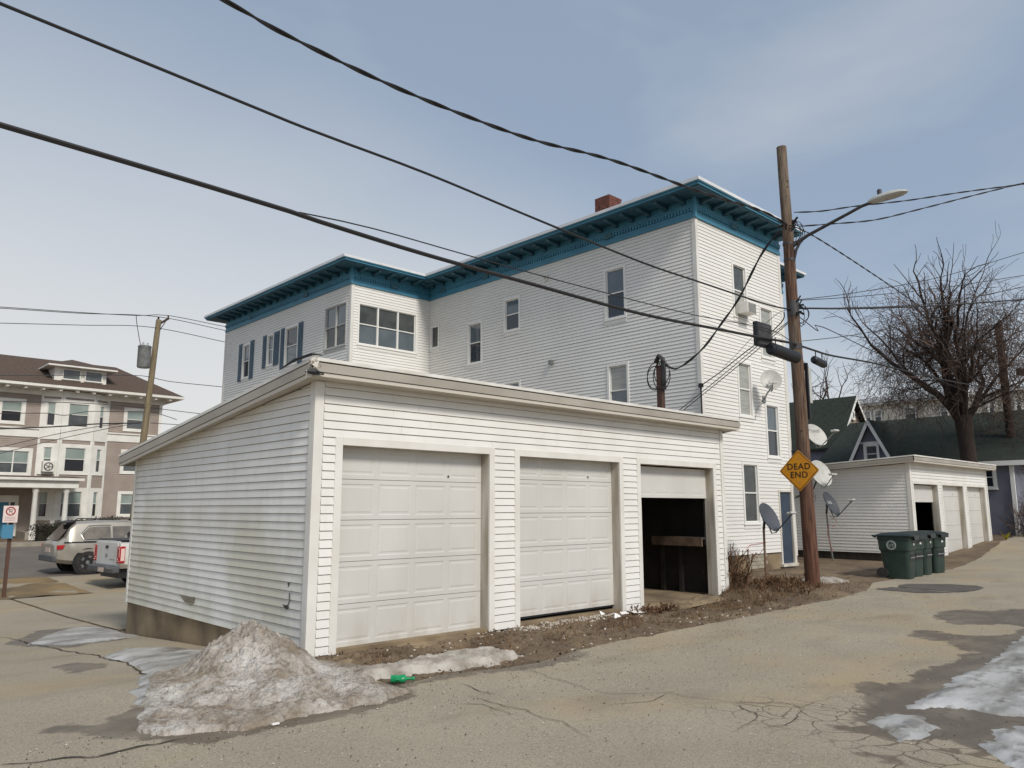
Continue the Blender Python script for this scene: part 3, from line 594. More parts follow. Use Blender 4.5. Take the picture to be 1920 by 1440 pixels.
# things seen inside the open bay
B1 = thing('workbench', 'rough wooden bench with a pale plank edge inside the open garage bay', 'workbench', (8.66, .8, .06))
mb = MB(); mb.box(8.5, 8.54, .22, 1.4, .98, 1.15); mb.build('front_board', 'plank', B1)
mb = MB(); mb.box(8.54, 8.84, .22, 1.4, 1.11, 1.15); mb.build('top', 'dark_wood', B1)
for u, w in ((8.75, .86), (8.75, 1.3)):
    mb = MB(); mb.box(u, u+.08, w, w+.08, .06, 1.11); mb.build('leg', 'interior', B1)
G2 = thing('garage', 'white three bay garage behind the green bins, first bay half open', 'garage', (21.56, .93, 0))
make_garage(G2, 21.56, .93, 7.92, 6.4, 3.14, .05, [(.14, 2.53), (2.79, 5.15), (5.39, 7.67)], 2.48, 0, False, .05, .0306, .27, (.3, .35, .3, .3, 0))
# lumps of broken concrete at the near corner
CC = blob('concrete_slab', [(.1, -.16), (.75, -.08), (.72, -.5), (.2, -.62), (-.05, -.4)], 'concrete', -.04, .05, None, .09); tag(CC, 'chunk of broken mossy concrete under the near garage corner', 'concrete chunk')
SL = blob('door_threshold', [(.35, .14), (2.75, .14), (2.75, -.2), (1.5, -.28), (.6, -.3)], 'concrete', -.02, .04, None, .06); tag(SL, 'crumbling concrete threshold below the first garage door', 'threshold')
SL = blob('door_threshold', [(6.3, .16), (8.6, .16), (8.6, -.3), (6.5, -.55)], 'concrete', .03, .04, None, .07); tag(SL, 'sandy concrete threshold before the open garage bay', 'threshold')
# ---------------------------------------------------------------- white apartment house
H = thing('apartment_house', 'white three storey apartment house with a teal bracketed cornice', 'house', (12.88, 2.88, 0))
HX, HY, HX2, YI, XW, YE = 12.88, 2.88, 17.55, 14.76, 9.42, 25.35
ZF = 9.58
fl_ = Fr((HX, HY, 0), (0, 1, 0), (-1, 0, 0)); fe = Fr((HX, HY, 0), (1, 0, 0), (0, -1, 0))
fw_ = Fr((XW, YI, 0), (1, 0, 0), (0, -1, 0)); fs = Fr((XW, YI, 0), (0, 1, 0), (-1, 0, 0))
hh = .1016; ph = .46
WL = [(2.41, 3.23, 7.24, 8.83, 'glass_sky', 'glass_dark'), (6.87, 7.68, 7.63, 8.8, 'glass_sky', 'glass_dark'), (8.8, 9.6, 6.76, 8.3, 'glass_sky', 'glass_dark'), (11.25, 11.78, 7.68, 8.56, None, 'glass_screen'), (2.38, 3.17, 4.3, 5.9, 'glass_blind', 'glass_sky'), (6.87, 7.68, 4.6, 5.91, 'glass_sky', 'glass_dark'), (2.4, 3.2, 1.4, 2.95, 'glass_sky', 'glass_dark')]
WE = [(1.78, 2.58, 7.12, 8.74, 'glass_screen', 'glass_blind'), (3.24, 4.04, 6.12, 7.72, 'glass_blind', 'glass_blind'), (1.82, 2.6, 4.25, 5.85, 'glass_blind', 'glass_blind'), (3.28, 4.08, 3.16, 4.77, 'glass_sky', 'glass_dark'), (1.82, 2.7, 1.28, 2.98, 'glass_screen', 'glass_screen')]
DR = (3.8, 4.62, .1, 2.24)
siding(fl_, .08, YI-HY, .46, ZF, ph, hh, .017, 'siding_house', H, [w[:4] for w in WL], gap=.0085)
siding(fe, .08, HX2-HX-.08, .46, ZF, ph, hh, .017, 'siding_house', H, [w[:4] for w in WE]+[DR], gap=.0085)
siding(fe, 4.62, HX2-HX-.08, .1, .46, ph, hh, .017, 'siding_house', H, gap=.0085)
WW = [(.26, 2.84, 7.43, 8.96)]
siding(fw_, .08, HX-XW, .46, ZF, ph, hh, .017, 'siding_house', H, WW, gap=.0085)
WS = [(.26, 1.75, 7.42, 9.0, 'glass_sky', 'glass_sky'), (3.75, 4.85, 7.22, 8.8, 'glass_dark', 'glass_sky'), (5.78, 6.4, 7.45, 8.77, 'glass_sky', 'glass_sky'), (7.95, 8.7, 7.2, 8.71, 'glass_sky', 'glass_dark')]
siding(fs, .08, YE-YI-.08, .2, ZF, ph, hh, .017, 'siding_house', H, [w[:4] for w in WS], gap=.0085)
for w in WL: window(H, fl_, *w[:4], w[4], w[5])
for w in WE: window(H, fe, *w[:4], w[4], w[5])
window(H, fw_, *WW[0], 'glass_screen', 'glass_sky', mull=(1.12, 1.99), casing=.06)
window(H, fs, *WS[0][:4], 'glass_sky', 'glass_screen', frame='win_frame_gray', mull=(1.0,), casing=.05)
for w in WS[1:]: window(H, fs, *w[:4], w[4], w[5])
for u0, u1, z0, z1 in ((3.4, 3.75, 7.2, 8.82), (4.85, 5.18, 7.2, 8.82), (5.33, 5.78, 7.4, 8.78), (6.4, 6.75, 7.4, 8.78), (7.6, 7.95, 7.12, 8.76), (8.7, 9.05, 7.12, 8.76)):
    mb = MB(); fs.box(mb, u0, u1, z0, z1, .012, .04)
    for k in range(24):
        za = z0+.06+(z1-z0-.12)*k/24; mb.hexa([fs.p(u0+.05, za, .04), fs.p(u1-.05, za, .04), fs.p(u1-.05, za, .056), fs.p(u0+.05, za, .056), fs.p(u0+.05, za+.035, .04), fs.p(u1-.05, za+.035, .04), fs.p(u1-.05, za+.035, .044), fs.p(u0+.05, za+.035, .044)])
    mb.build('shutter', 'shutter', H)
# inner walls so that nothing shines through, unseen sides
mb = MB(); mb.box(HX+.07, HX2-.02, HY+.07, YE, -.6, 10.1); mb.box(XW+.07, HX+.07, YI+.07, YE, -.6, 10.1); mb.box(HX2-.02, HX2, HY+.07, YE, -.6, 9.6); mb.build('wall_core', 'siding_house', H)
# right rear wing, slightly lower
RX, RY = 19.45, 3.8
fr_ = Fr((HX2, RY, 0), (1, 0, 0), (0, -1, 0)); siding(fr_, .02, RX-HX2-.08, .46, 8.9, ph, hh, .017, 'siding_house', H, [(.5, 1.2, 6.1, 7.6)], gap=.0085)
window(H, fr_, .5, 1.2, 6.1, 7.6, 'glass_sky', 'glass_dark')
mb = MB(); mb.box(HX2, RX-.02, RY+.07, 14, -.4, 9.3); mb.build('wall_core', 'siding_house', H)
mb = MB(); fr_.box(mb, RX-HX2-.08, RX-HX2+.03, .2, 8.9, -.05, .026); mb.build('corner_trim', 'trim_white', H)
mb = MB(); fr_.box(mb, .0, RX-HX2, -.1, .46, -.1, -.02); mb.build('foundation', 'block', H)
# corner posts
for fr, u in ((fl_, 0), (fs, 0), (fw_, 0)): pass
mb = MB(); mb.box(HX-.03, HX+.09, HY-.03, HY, .46, ZF); mb.box(HX-.03, HX, HY, HY+.09, .46, ZF); mb.build('corner_trim', 'trim_white', H)
mb = MB(); mb.box(XW-.03, XW+.09, YI-.03, YI, .4, ZF); mb.box(XW-.03, XW, YI, YI+.09, .4, ZF); mb.build('corner_trim', 'trim_white', H)
mb = MB(); fe.box(mb, HX2-HX-.09, HX2-HX+.03, .1, ZF, -.05, .028); mb.build('corner_trim', 'trim_white', H)
mb = MB(); fs.box(mb, YE-YI-.09, YE-YI+.03, .1, ZF, -.05, .028); mb.build('corner_trim', 'trim_white', H)
# foundation: parged wall with a brick and block infill
mb = MB(); mb.box(HX+.03, HX2-.9, HY+.03, HY+.2, -.4, .46); mb.box(HX+.03, HX+.2, HY+.2, YI, -.4, .46); mb.build('foundation', 'concrete', H)
fb = None
for r in range(4):
    for c in range(5):
        mb = MB(); u = 1.9+c*.205+(r % 2)*.1; fe.box(mb, u, u+.195, .06+r*.1, .06+r*.1+.09, -.03, -.008-.006*random.random()); mb.build('brick', 'block', H)
# entrance door
mb = MB(); u0, u1, z0, z1 = DR; fe.box(mb, u0, u0+.07, z0, z1, -.065, .03); fe.box(mb, u1-.07, u1, z0, z1, -.065, .03); fe.box(mb, u0+.07, u1-.07, z1-.06, z1, -.065, .0295); fe.box(mb, u0-.03, u1+.05, z0-.06, z0+.02, -.065, .09); dfr = mb.build('door_frame', 'trim_dirty', H)
mb = MB(); fe.box(mb, u0+.07, u1-.07, z0+.02, z1-.06, -.06, -.025); dd = mb.build('door', 'door_blue', dfr)
mb = MB(); fe.box(mb, u0+.12, u0+.15, 1.0, 1.14, -.024, .01); mb.build('handle', 'gray_metal', dd)
# cornice: frieze, dentils, brackets, soffit, fascia, roof edge
def run(fr, u0, u1, zt, oh, nbr, vents=(), mname='teal'):
    mb = MB(); fr.box(mb, u0, u1, zt, zt+.57, -.05, .03); fz = mb.build('frieze', mname, H)
    mb = MB(); fr.box(mb, u0, u1, zt-.005, zt+.07, .0305, .06); fr.box(mb, u0, u1, zt+.07, zt+.1, .0305, .045); mb.build('moulding', mname, fz)
    mb = MB(); n = int((u1-u0)/.105)
    for i in range(n):
        u = u0+(i+.5)*(u1-u0)/n
        if any(abs(u-q) < .2 for q in vents): continue
        fr.box(mb, u-.032, u+.032, zt+.2, zt+.29, .0305, .075)
    fr.box(mb, u0, u1, zt+.292, zt+.32, .0305, .08)
    mb.build('dentil', 'teal', fz, kind='stuff')
    for q in vents:
        mb = MB(); fr.box(mb, q-.16, q+.16, zt+.17, zt+.33, .0305, .085)
        for k in range(5): fr.box(mb, q-.14, q+.14, zt+.185+k*.028, zt+.2+k*.028, .085, .092)
        mb.build('vent', 'vent', fz)
    for i in range(nbr):
        u = u0+(i+.5)*(u1-u0)/nbr; mb = MB()
        prof = [(.03, .57), (oh-.12, .57), (oh-.12, .53), (oh-.18, .495), (oh-.28, .49), (.2, .475), (.11, .44), (.03, .43)]
        mb.prism([fr.p(u-.06, zt+z, n) for n, z in prof], fr.U*.12); mb.build('bracket', 'teal_shade', fz)
run(fl_, .0, YI-HY, ZF, .72, 20, (3.0, 8.6, 11.0)); run(fe, -.03, HX2-HX+.03, ZF, .62, 8, (1.95,)); run(fw_, -.03, HX-XW, ZF, .66, 6, (1.75,)); run(fs, 0, YE-YI, ZF, .7, 18, (3.2, 8))
run(fr_, .03, RX-HX2+.03, 8.9, .6, 3)
for cx_, cy_ in ((HX, HY), (XW, YI)): mb = MB(); mb.box(cx_-.088, cx_+.0, cy_-.088, cy_+.0, ZF-.005, ZF+.57); mb.build('frieze', 'teal', H)
def slab(P, z0, z1, nm, m, parent): mb = MB(); mb.prism([(x, y, z0) for x, y in P], (0, 0, z1-z0)); return mb.build(nm, m, parent)
def off(o, r): return [(HX-o, HY-o*.86), (HX2+r, HY-o*.86), (HX2+r, YE+o), (XW-o, YE+o), (XW-o, YI-o*.9), (HX-o, YI-o*.9)]
RF = slab(off(.66, .36), ZF+.571, ZF+.60, 'roof', 'teal_shade', H)
slab(off(.70, .40), ZF+.601, ZF+.66, 'fascia', 'teal', RF); slab(off(.74, .44), ZF+.661, ZF+.69, 'crown_moulding', 'teal', RF)
slab(off(.76, .46), ZF+.691, ZF+.78, 'roof_edge', 'roof_edge', RF)
q_ = [(HX2, RY-.55), (RX+.6, RY-.55), (RX+.6, 14.5), (HX2, 14.5)]
slab(q_, 8.9+.571, 8.9+.64, 'soffit', 'teal_shade', RF); slab([(a+(.05 if a > 18 else 0), b-(.05 if b < 10 else 0)) for a, b in q_], 8.9+.641, 8.9+.72, 'roof_edge', 'roof_edge', RF)
# brick chimney behind the parapet
CX, CY = 14.32, 7.06
mb = MB(); mb.box(CX-.31, CX+.31, CY-.29, CY+.29, 10.3, 11.8); ch = mb.build('chimney', 'mortar', RF)
for k in range(20):
    z = 10.36+k*.072; o_ = (k % 2)*.1
    for j in range(-1, 3):
        a = max(CX-.325, CX-.325+j*.21+o_); b = min(CX-.325+j*.21+o_+.198, CX+.325)
        if b-a > .03: mb = MB(); mb.box(a, b, CY-.308, CY-.285, z, z+.06); mb.build('brick', 'brick', RF)
        a = max(CY-.284, CY-.305+j*.21+.1-o_); b = min(CY-.305+j*.21+.1-o_+.198, CY+.3)
        if b-a > .03: mb = MB(); mb.box(CX-.328, CX-.305, a, b, z, z+.06); mb.build('brick', 'brick', RF)
# small things on the long wall
mb = MB(); M4 = Matrix.Translation(fl_.p(5.64, 9.11, .0)) @ Matrix.Rotation(math.pi/2, 4, 'Y').inverted(); mb.lathe([(.1, -.06), (.1, .08), (.075, .08), (.075, .02)], 16, M4); mb.build('vent_pipe', 'trim_white', H)
mb = MB(); fl_.box(mb, 5.36, 5.5, 6.22, 6.36, .01, .12); mb.build('junction_box', 'gray_metal', H)
mb = MB(); mb.tube([(HX-.06, HY-.02, 4.93), (HX-.06, HY-.02, 2.0)], .022, 6); mb.box(HX-.12, HX-.02, HY-.08, HY+.02, 4.86, 4.96); mb.build('service_cable', 'cable', H)
# window air conditioner
AC = thing('air_conditioner', 'white window air conditioner sticking out below the top corner window', 'air conditioner', (15.05, 2.88, 7.0))
mb = MB(); mb.box(14.82, 15.3, 2.5, 2.86, 7.2, 7.52); mb.build('case', 'trim_white', AC, bevel=.015)
mb = MB()
for k in range(9): mb.box(14.85, 15.27, 2.492, 2.499, 7.225+k*.031, 7.24+k*.031)
mb.build('grille', 'gray_metal', AC)
mb = MB(); mb.box(14.74, 15.4, 2.83, 2.85, 7.12, 7.6); mb.build('mounting_panel', 'glass_blind', AC)
# ---------------------------------------------------------------- poles, lamp, signs
def lean_pole(root, base, top, r0, r1, m, name='pole', n=18):
    b, t = Vector(base), Vector(top); pts = [b.lerp(t, i/14) for i in range(15)]
    for i, p in enumerate(pts): p.x += .012*noise.noise((i*.4, 1, base[0])); p.y += .012*noise.noise((i*.4, 5, base[0]))
    mb = MB(); mb.tube(pts, [r0+(r1-r0)*i/14 for i in range(15)], n); return mb.build(name, m, root, smooth=True)
UP = thing('utility_pole', 'tall brown wooden utility pole carrying the yellow sign and street lamp', 'utility pole', (10.96, -.78, 0))
lean_pole(UP, (10.965, -.78, -.3), (10.69, -.8, 9.58), .15, .105, 'pole_wood')
def pole_at(z): t = (z+.3)/9.88; return Vector((10.965-.275*t, -.78-.02*t, z))
for z, h in ((5.92, .34), (5.1, .12), (7.0, .05), (7.36, .05)):
    mb = MB(); c = pole_at(z); r = .15-.045*(z/9.6)+.006; mb.lathe([(r, -h/2), (r, h/2)], 18, Matrix.Translation(c)); mb.build('band', 'dark_metal', UP)
mb = MB()
for i in range(26):                                        # tangle of splices and clamps at the two cable levels
    rng = random.Random(i); z = (7.75 if i < 15 else 5.92)+rng.uniform(-.16, .16); c = pole_at(z); a = rng.uniform(0, 6.28); d = Vector((math.cos(a), math.sin(a), 0))
    p = c+d*.12; mb.tube([p, p+d*rng.uniform(.05, .16)+Vector((0, 0, rng.uniform(-.1, .12)))], rng.uniform(.012, .028), 5)
mb.build('splice', 'cable', UP, kind='stuff')
mb = MB()
for i in range(9):
    rng = random.Random(40+i); z0 = 7.7 if i < 5 else 5.9; c = pole_at(z0); a = rng.uniform(-1.6, .3); d = Vector((math.cos(a), math.sin(a), 0)); R = rng.uniform(.12, .28)
    mb.tube([c+d*(.12+R*math.sin(t/8*math.pi))+Vector((0, 0, .25*math.cos(t/8*math.pi)*rng.uniform(.7, 1.2)-.1)) for t in range(9)], .008, 5)
for q in range(3):
    mb.tube([pole_at(z)+Vector((.13, -.07+.03*q, 0))+Vector((.02*math.sin(z*2+q), 0, 0)) for z in (5.85, 5.5, 5.0, 4.6, 4.2, 3.9, 3.7)], .011, 5)
mb.build('riser_cable', 'cable', UP, kind='stuff')
mb = MB(); c = pole_at(4.28); mb.box(c.x+.16, c.x+.36, c.y-.13, c.y+.0, 3.9, 4.68); mb.box(c.x+.08, c.x+.16, c.y-.1, c.y-.02, 4.0, 4.6); mb.build('terminal_box', 'lamp_head', UP, bevel=.02)
mb = MB(); c = pole_at(4.1); mb.box(c.x+.1, c.x+.155, c.y-.16, c.y+.06, 3.55, 4.75); mb.build('riser_guard', 'black_plastic', UP)
mb = MB()
for z, a in ((9.05, 2.6), (8.4, 3.9), (8.75, 4.4), (8.0, 4.7), (8.62, 4.2), (3.3, 3.6), (1.5, 3.9)):
    c = pole_at(z); d = Vector((math.cos(a), math.sin(a), 0)); r = .15-.045*z/9.6; mb.tube([c+d*(r-.02), c+d*(r+.004)], .018, 6)
mb.build('bolt_hole', 'black_plastic', UP)
SL_ = thing('street_lamp', 'grey street lamp head on a slanted arm over the alley', 'street lamp', tuple(pole_at(7.1)))
c = pole_at(7.3)
mb = MB(); mb.tube([c+Vector((0, -.1, -.35)), c+Vector((.02, -.16, -.1)), c+Vector((.03, -.26, .06))], .03, 8); mb.tube([c+Vector((0, -.1, 0)), (10.83, -1.2, 7.47), (10.85, -2.1, 7.72), (10.85, -2.35, 7.79), (10.85, -2.6, 7.82)], [.045, .036, .032, .032, .032], 10); mb.build('arm', 'dark_metal', SL_, smooth=True)
mb = MB(); st = [(-2.5, .045, .05), (-2.6, .09, .085), (-2.75, .13, .1), (-2.95, .15, .1), (-3.12, .13, .075), (-3.22, .07, .04), (-3.25, .02, .015)]
for y, w, hz_ in st:
    for q in range(12):
        t = 2*math.pi*q/12; mb.v.append((10.85+w*math.cos(t), y, 7.83-.02*(y+2.5)*.5+(hz_ if math.sin(t) > 0 else hz_*.55)*math.sin(t)))
for j in range(len(st)-1):
    for q in range(12): k_ = (q+1) % 12; mb.f.append((j*12+q, j*12+k_, (j+1)*12+k_, (j+1)*12+q))
mb.f += [tuple(range(12)), tuple(range(len(st)*12-12, len(st)*12))]; mb.build('head', 'lamp_head', SL_, smooth=True)
mb = MB(); mb.lathe([(.035, 7.92), (.045, 7.94), (.045, 8.02), (.03, 8.04)], 12, Matrix.Translation((10.85, -2.72, 0))); mb.build('photocell', 'bumper_gray', SL_)
# DEAD END sign, faces the way we come
DS = thing('dead_end_sign', 'orange yellow diamond DEAD END sign nailed to the utility pole', 'road sign', (10.70, -.76, 2.48))
def diamond(r, cr, x, m, nm, th):
    P = []
    for i in range(4):
        a = math.pi/2*i; cx, cz = math.cos(a)*(r-cr*1.414), math.sin(a)*(r-cr*1.414)
        for k in range(-2, 3): t = a+k*math.pi/8; P.append((cx+cr*math.cos(t), cz+cr*math.sin(t)))
    mb = MB(); mb.prism([(x, -.755+p, 2.475+q) for p, q in P], (th, 0, 0)); return mb.build(nm, m, DS)
diamond(.435, .035, 10.70, 'gray_metal', 'back_plate', .004); diamond(.431, .035, 10.696, 'sign_yellow', 'edge', .003); diamond(.405, .03, 10.693, 'sign_black', 'border', .002); diamond(.39, .028, 10.691, 'sign_yellow', 'face', .0015)
for t_, z in (('DEAD', 2.555), ('END', 2.385)):
    me = text_mesh(t_, .178, .002); o = bpy.data.objects.new('lettering', me); COL.objects.link(o); me.materials.append(MATS['sign_black'])
    o.parent = DS; Mx = Matrix(((0, 0, -1), (-1, 0, 0), (0, 1, 0))).to_4x4(); Mx = Mx @ Matrix.Scale(1.0, 4); Mx.translation = Vector((10.6885, -.755, z))-ORG[DS]; o.matrix_local = Mx
mb = MB()
for z in (2.24, 2.72): mb.lathe([(.012, 0), (.012, .006)], 8, Matrix.Translation((10.688, -.755, z)) @ Matrix.Rotation(math.pi/2, 4, 'Y'))
mb.build('bolt', 'gray_metal', DS)
# cable hardware strung by the pole
def strung(name, label, a, b, r, m, cat, ring=()):
    t = thing(name, label, cat, tuple((Vector(a)+Vector(b))/2)); A, B = Vector(a), Vector(b); d = (B-A).normalized(); mb = MB()
    L = (B-A).length; n = 12; mb.tube([A, A+d*.03, A+d*.035]+[A+d*(.04+(L-.08)*i/n) for i in range(n+1)]+[B-d*.03, B], [r*.6, r*.9, r]+[r*(1+.04*(i % 2)) for i in range(n+1)]+[r*.9, r*.6], 14); mb.build('case', m, t, smooth=True)
    for q in (.2, .8): p = A+(B-A)*q; mb = MB(); mb.tube([p+Vector((0, 0, r*.8)), p+Vector((0, 0, r+.14))], .012, 5); mb.build('hanger', 'cable', t)
    return t
strung('splice_case', 'black cylindrical cable splice case hung beside the pole', (9.5, -.9, 4.86), (10.55, -.93, 4.80), .125, 'black_plastic', 'splice case')
strung('splice_case', 'small black splice case hung under the cable right of the pole', (11.6, -.80, 4.93), (12.25, -.74, 4.90), .085, 'black_plastic', 'splice case')
EB = thing('equipment_box', 'flat grey box hung on the cable in front of the corner house', 'cable box', (9.05, -.84, 5.0))
mb = MB(); mb.box(9.2, 9.8, -.80, -.70, 4.9, 5.4); mb.build('case', 'black_plastic', EB, bevel=.02); mb = MB(); mb.box(9.24, 9.76, -.806, -.801, 4.94, 5.36); mb.build('cover', 'dark_metal', EB)
def wire(name, pts, r, label, m='cable', twist=0, group='overhead cables'):
    P = [Vector(p) for p in pts]; S_ = []
    for i in range(len(P)-1):                              # Catmull-Rom so the sag is smooth
        p0, p1, p2, p3 = P[max(0, i-1)], P[i], P[i+1], P[min(len(P)-1, i+2)]; n = max(3, min(24, int((p2-p1).length/.35)))
        for k in range(n):
            t = k/n; S_.append(.5*((2*p1)+(p2-p0)*t+(2*p0-5*p1+4*p2-p3)*t*t+(3*p1-p0-3*p2+p3)*t**3))
    S_.append(P[-1]); mb = MB()
    if twist:
        D_ = [S_[0]]
        for a, b in zip(S_, S_[1:]):
            n = max(1, int((b-a).length/.06))
            for k in range(1, n+1): D_.append(a.lerp(b, k/n))
        for ph_ in (0, math.pi): 
            L = 0; Q = []
            for i, p in enumerate(D_):
                if i: L += (p-D_[i-1]).length
                w = L*2*math.pi/twist+ph_; Q.append(p+Vector((0, math.cos(w), math.sin(w)))*r*.95)
            mb.tube(Q, r, 5)
    else: mb.tube(S_, r, 6)
    return tag(mb.build(name, m, smooth=True), label, 'cable', group)
WIRES = {
  'A': [(-1.73, -0.85, 7.01), (-1.13, -0.85, 6.94), (0.13, -0.85, 6.89), (1.38, -0.85, 6.92), (2.88, -0.85, 7.03), (4.73, -0.85, 7.31), (7.17, -0.85, 7.51), (9.31, -0.85, 7.75), (10.09, -0.85, 7.78)],
  'B': [(-3.65, -0.85, 6.04), (-2.8, -0.85, 6.0), (-1.78, -0.85, 5.96), (-0.55, -0.85, 5.92), (0.96, -0.85, 5.91), (2.87, -0.85, 5.83), (5.37, -0.85, 5.74), (6.93, -0.85, 5.75), (9.39, -0.85, 5.78), (10.16, -0.85, 5.82)],
  'C': [(-3.55, -0.85, 4.91), (-2.72, -0.85, 4.93), (-1.72, -0.85, 4.92), (-0.51, -0.85, 4.88), (0.98, -0.85, 4.84), (2.86, -0.85, 4.84), (5.33, -0.85, 4.85), (7.74, -0.85, 4.97), (9.1, -0.85, 5.04), (10.38, -0.85, 5.12)],
  'C2': [(-0.77, -0.85, 4.92), (0.19, -0.85, 4.98), (1.86, -0.85, 4.99), (4.01, -0.85, 5.02), (6.88, -0.85, 5.1), (9.55, -0.85, 5.27)],
  'F': [(10.82, -0.49, 7.67), (10.84, -0.17, 7.39), (10.85, 0.07, 7.08), (10.87, 0.52, 6.43), (10.9, 1.05, 5.9), (10.93, 1.51, 5.47), (10.95, 1.99, 5.18), (10.98, 2.39, 5.06)],
  'G': [(11.0, -0.48, 5.95), (11.03, -0.43, 5.78), (11.32, 0.09, 5.58), (11.76, 0.89, 5.39), (12.38, 2.0, 5.1), (12.95, 3.02, 4.88)],
  'H1': [(10.84, -0.65, 5.68), (10.95, -0.1, 5.44), (11.07, 0.5, 5.15), (11.26, 1.47, 4.67), (11.5, 2.68, 4.11)],
  'H2': [(10.85, -0.62, 5.64), (10.97, -0.09, 5.37), (11.1, 0.52, 5.07), (11.31, 1.51, 4.6), (11.54, 2.55, 4.12)],
  'I': [(11.37, -0.2, 6.07), (12.08, 0.62, 5.99), (13.4, 2.12, 5.71)],
  'R1': [(10.89, -0.91, 8.09), (11.43, -1.27, 8.16), (12.08, -1.71, 8.32), (13.19, -2.45, 8.55), (14.34, -3.22, 8.84), (15.77, -4.17, 9.17), (16.62, -4.74, 9.35)],
  'R2': [(10.99, -0.97, 7.78), (11.62, -1.4, 7.88), (12.5, -1.98, 8.04), (13.4, -2.59, 8.35), (14.56, -3.37, 8.77), (15.77, -4.17, 9.2), (16.64, -4.75, 9.51)],
  'R3a': [(10.79, -0.84, 6.11), (11.95, -1.62, 6.33), (13.72, -2.8, 6.79), (15.6, -4.06, 7.5), (16.45, -4.63, 7.79)],
  'R3b': [(10.79, -0.84, 6.1), (11.94, -1.62, 6.24), (13.7, -2.79, 6.54), (15.54, -4.02, 6.95), (16.38, -4.58, 7.14)],
  'R4a': [(10.82, -0.87, 5.94), (11.93, -1.6, 6.0), (13.67, -2.77, 6.2), (15.51, -4.0, 6.68), (16.36, -4.57, 6.95)],
  'R4b': [(10.82, -0.87, 5.93), (11.93, -1.6, 5.98), (13.66, -2.76, 6.14), (15.48, -3.98, 6.38), (16.31, -4.53, 6.49)],
  'R5': [(10.85, -0.88, 5.21), (11.89, -1.58, 5.39), (12.97, -2.3, 5.67), (14.09, -3.05, 5.98), (14.78, -3.51, 6.21), (15.48, -3.98, 6.37), (16.32, -4.54, 6.59)],
  'CR': [(10.83, -0.85, 5.12), (11.81, -0.77, 5.15), (12.79, -0.69, 5.19), (15.88, -0.45, 5.44), (19.87, -0.14, 5.68), (25.25, 0.29, 6.05), (35.83, 1.12, 6.91)],
  'L1': [(1.25, 28.5, 9.89), (4.2, 28.5, 10.18), (6.5, 28.5, 10.44), (7.86, 28.5, 10.68), (10.66, 28.5, 10.59)],
  'L2': [(1.26, 28.5, 9.84), (4.2, 28.5, 10.14), (7.36, 28.5, 10.54), (10.67, 28.5, 10.4)],
  'L3': [(1.31, 28.5, 9.22), (4.25, 28.5, 9.62), (7.19, 28.5, 10.0), (10.71, 28.5, 9.82)],
  'L4': [(1.5, 28.5, 7.07), (4.22, 28.5, 7.39), (6.93, 28.5, 7.69), (8.12, 28.5, 7.57), (10.79, 28.5, 7.58)],
  'L5': [(1.6, 28.5, 6.03), (4.52, 28.5, 6.21), (7.15, 28.5, 6.26), (9.32, 28.5, 6.19)],
  'L6': [(1.64, 28.5, 5.53), (3.34, 28.5, 5.67), (3.95, 28.5, 5.63), (4.76, 28.5, 5.86), (6.26, 28.5, 5.99), (7.39, 28.5, 6.08), (8.11, 28.5, 5.94), (8.6, 28.5, 5.81)],
  'L7': [(1.7, 28.5, 4.9), (3.59, 28.5, 5.12), (5.22, 28.5, 5.36), (7.02, 28.5, 5.54)],
  'L8': [(1.76, 28.5, 4.17), (3.62, 28.5, 4.79), (5.23, 28.5, 5.24), (6.74, 28.5, 5.54)],
  'L9': [(1.79, 28.5, 3.92), (3.25, 28.5, 4.43), (5.03, 28.5, 5.0), (6.63, 28.5, 5.46)],
  'L10': [(7.43, 28.5, 5.57), (8.62, 28.5, 5.58)],
  'L11': [(6.48, 28.5, 10.44), (6.52, 28.5, 10.12), (6.75, 28.5, 9.15), (6.97, 28.5, 8.76)],
}
ext = {'A': [(-14, -.9, 8.9), (-8, -.88, 7.75), (-4, -.86, 7.2)], 'B': [(-16, -.9, 6.7), (-9, -.87, 6.25)], 'C': [(-16, -.9, 5.35), (-9, -.87, 5.02)]}
lab = {'A': ('twisted black service cable, highest of those crossing the sky', .015, 1.1), 'B': ('thin black cable, middle one crossing the sky above the near garage', .016, 0), 'C': ('thick black cable bundle, lowest of those crossing above the near garage', .026, 0), 'C2': ('thin messenger wire just above the thick cable bundle', .008, 0),
       'F': ('thick black service cable drooping from the pole to the short mast', .016, 1.2), 'G': ('black cable from the pole to the white house corner', .014, 0), 'H1': ('upper of two thin cables going down behind the garage roof', .009, 0), 'H2': ('lower of two thin cables going down behind the garage roof', .009, 0), 'I': ('very thin wire slanting to the white house end wall', .006, 0),
       'R1': ('twisted cable running behind the street lamp head to the right', .01, .9), 'R2': ('twisted cable crossing below the street lamp arm to the right', .01, .9), 'R3a': ('thin wire rising steeply right in front of the bare tree', .008, 0), 'R3b': ('thin wire second highest before the bare tree', .008, 0), 'R4a': ('thin cable just above the thick one before the tree', .01, 0), 'R4b': ('thick black cable running level right from the pole', .017, 0), 'R5': ('thin wire rising right from the lower pole clamp', .008, 0),
       'CR': ('lashed black cable sloping down right past the small splice case', .022, 0)}
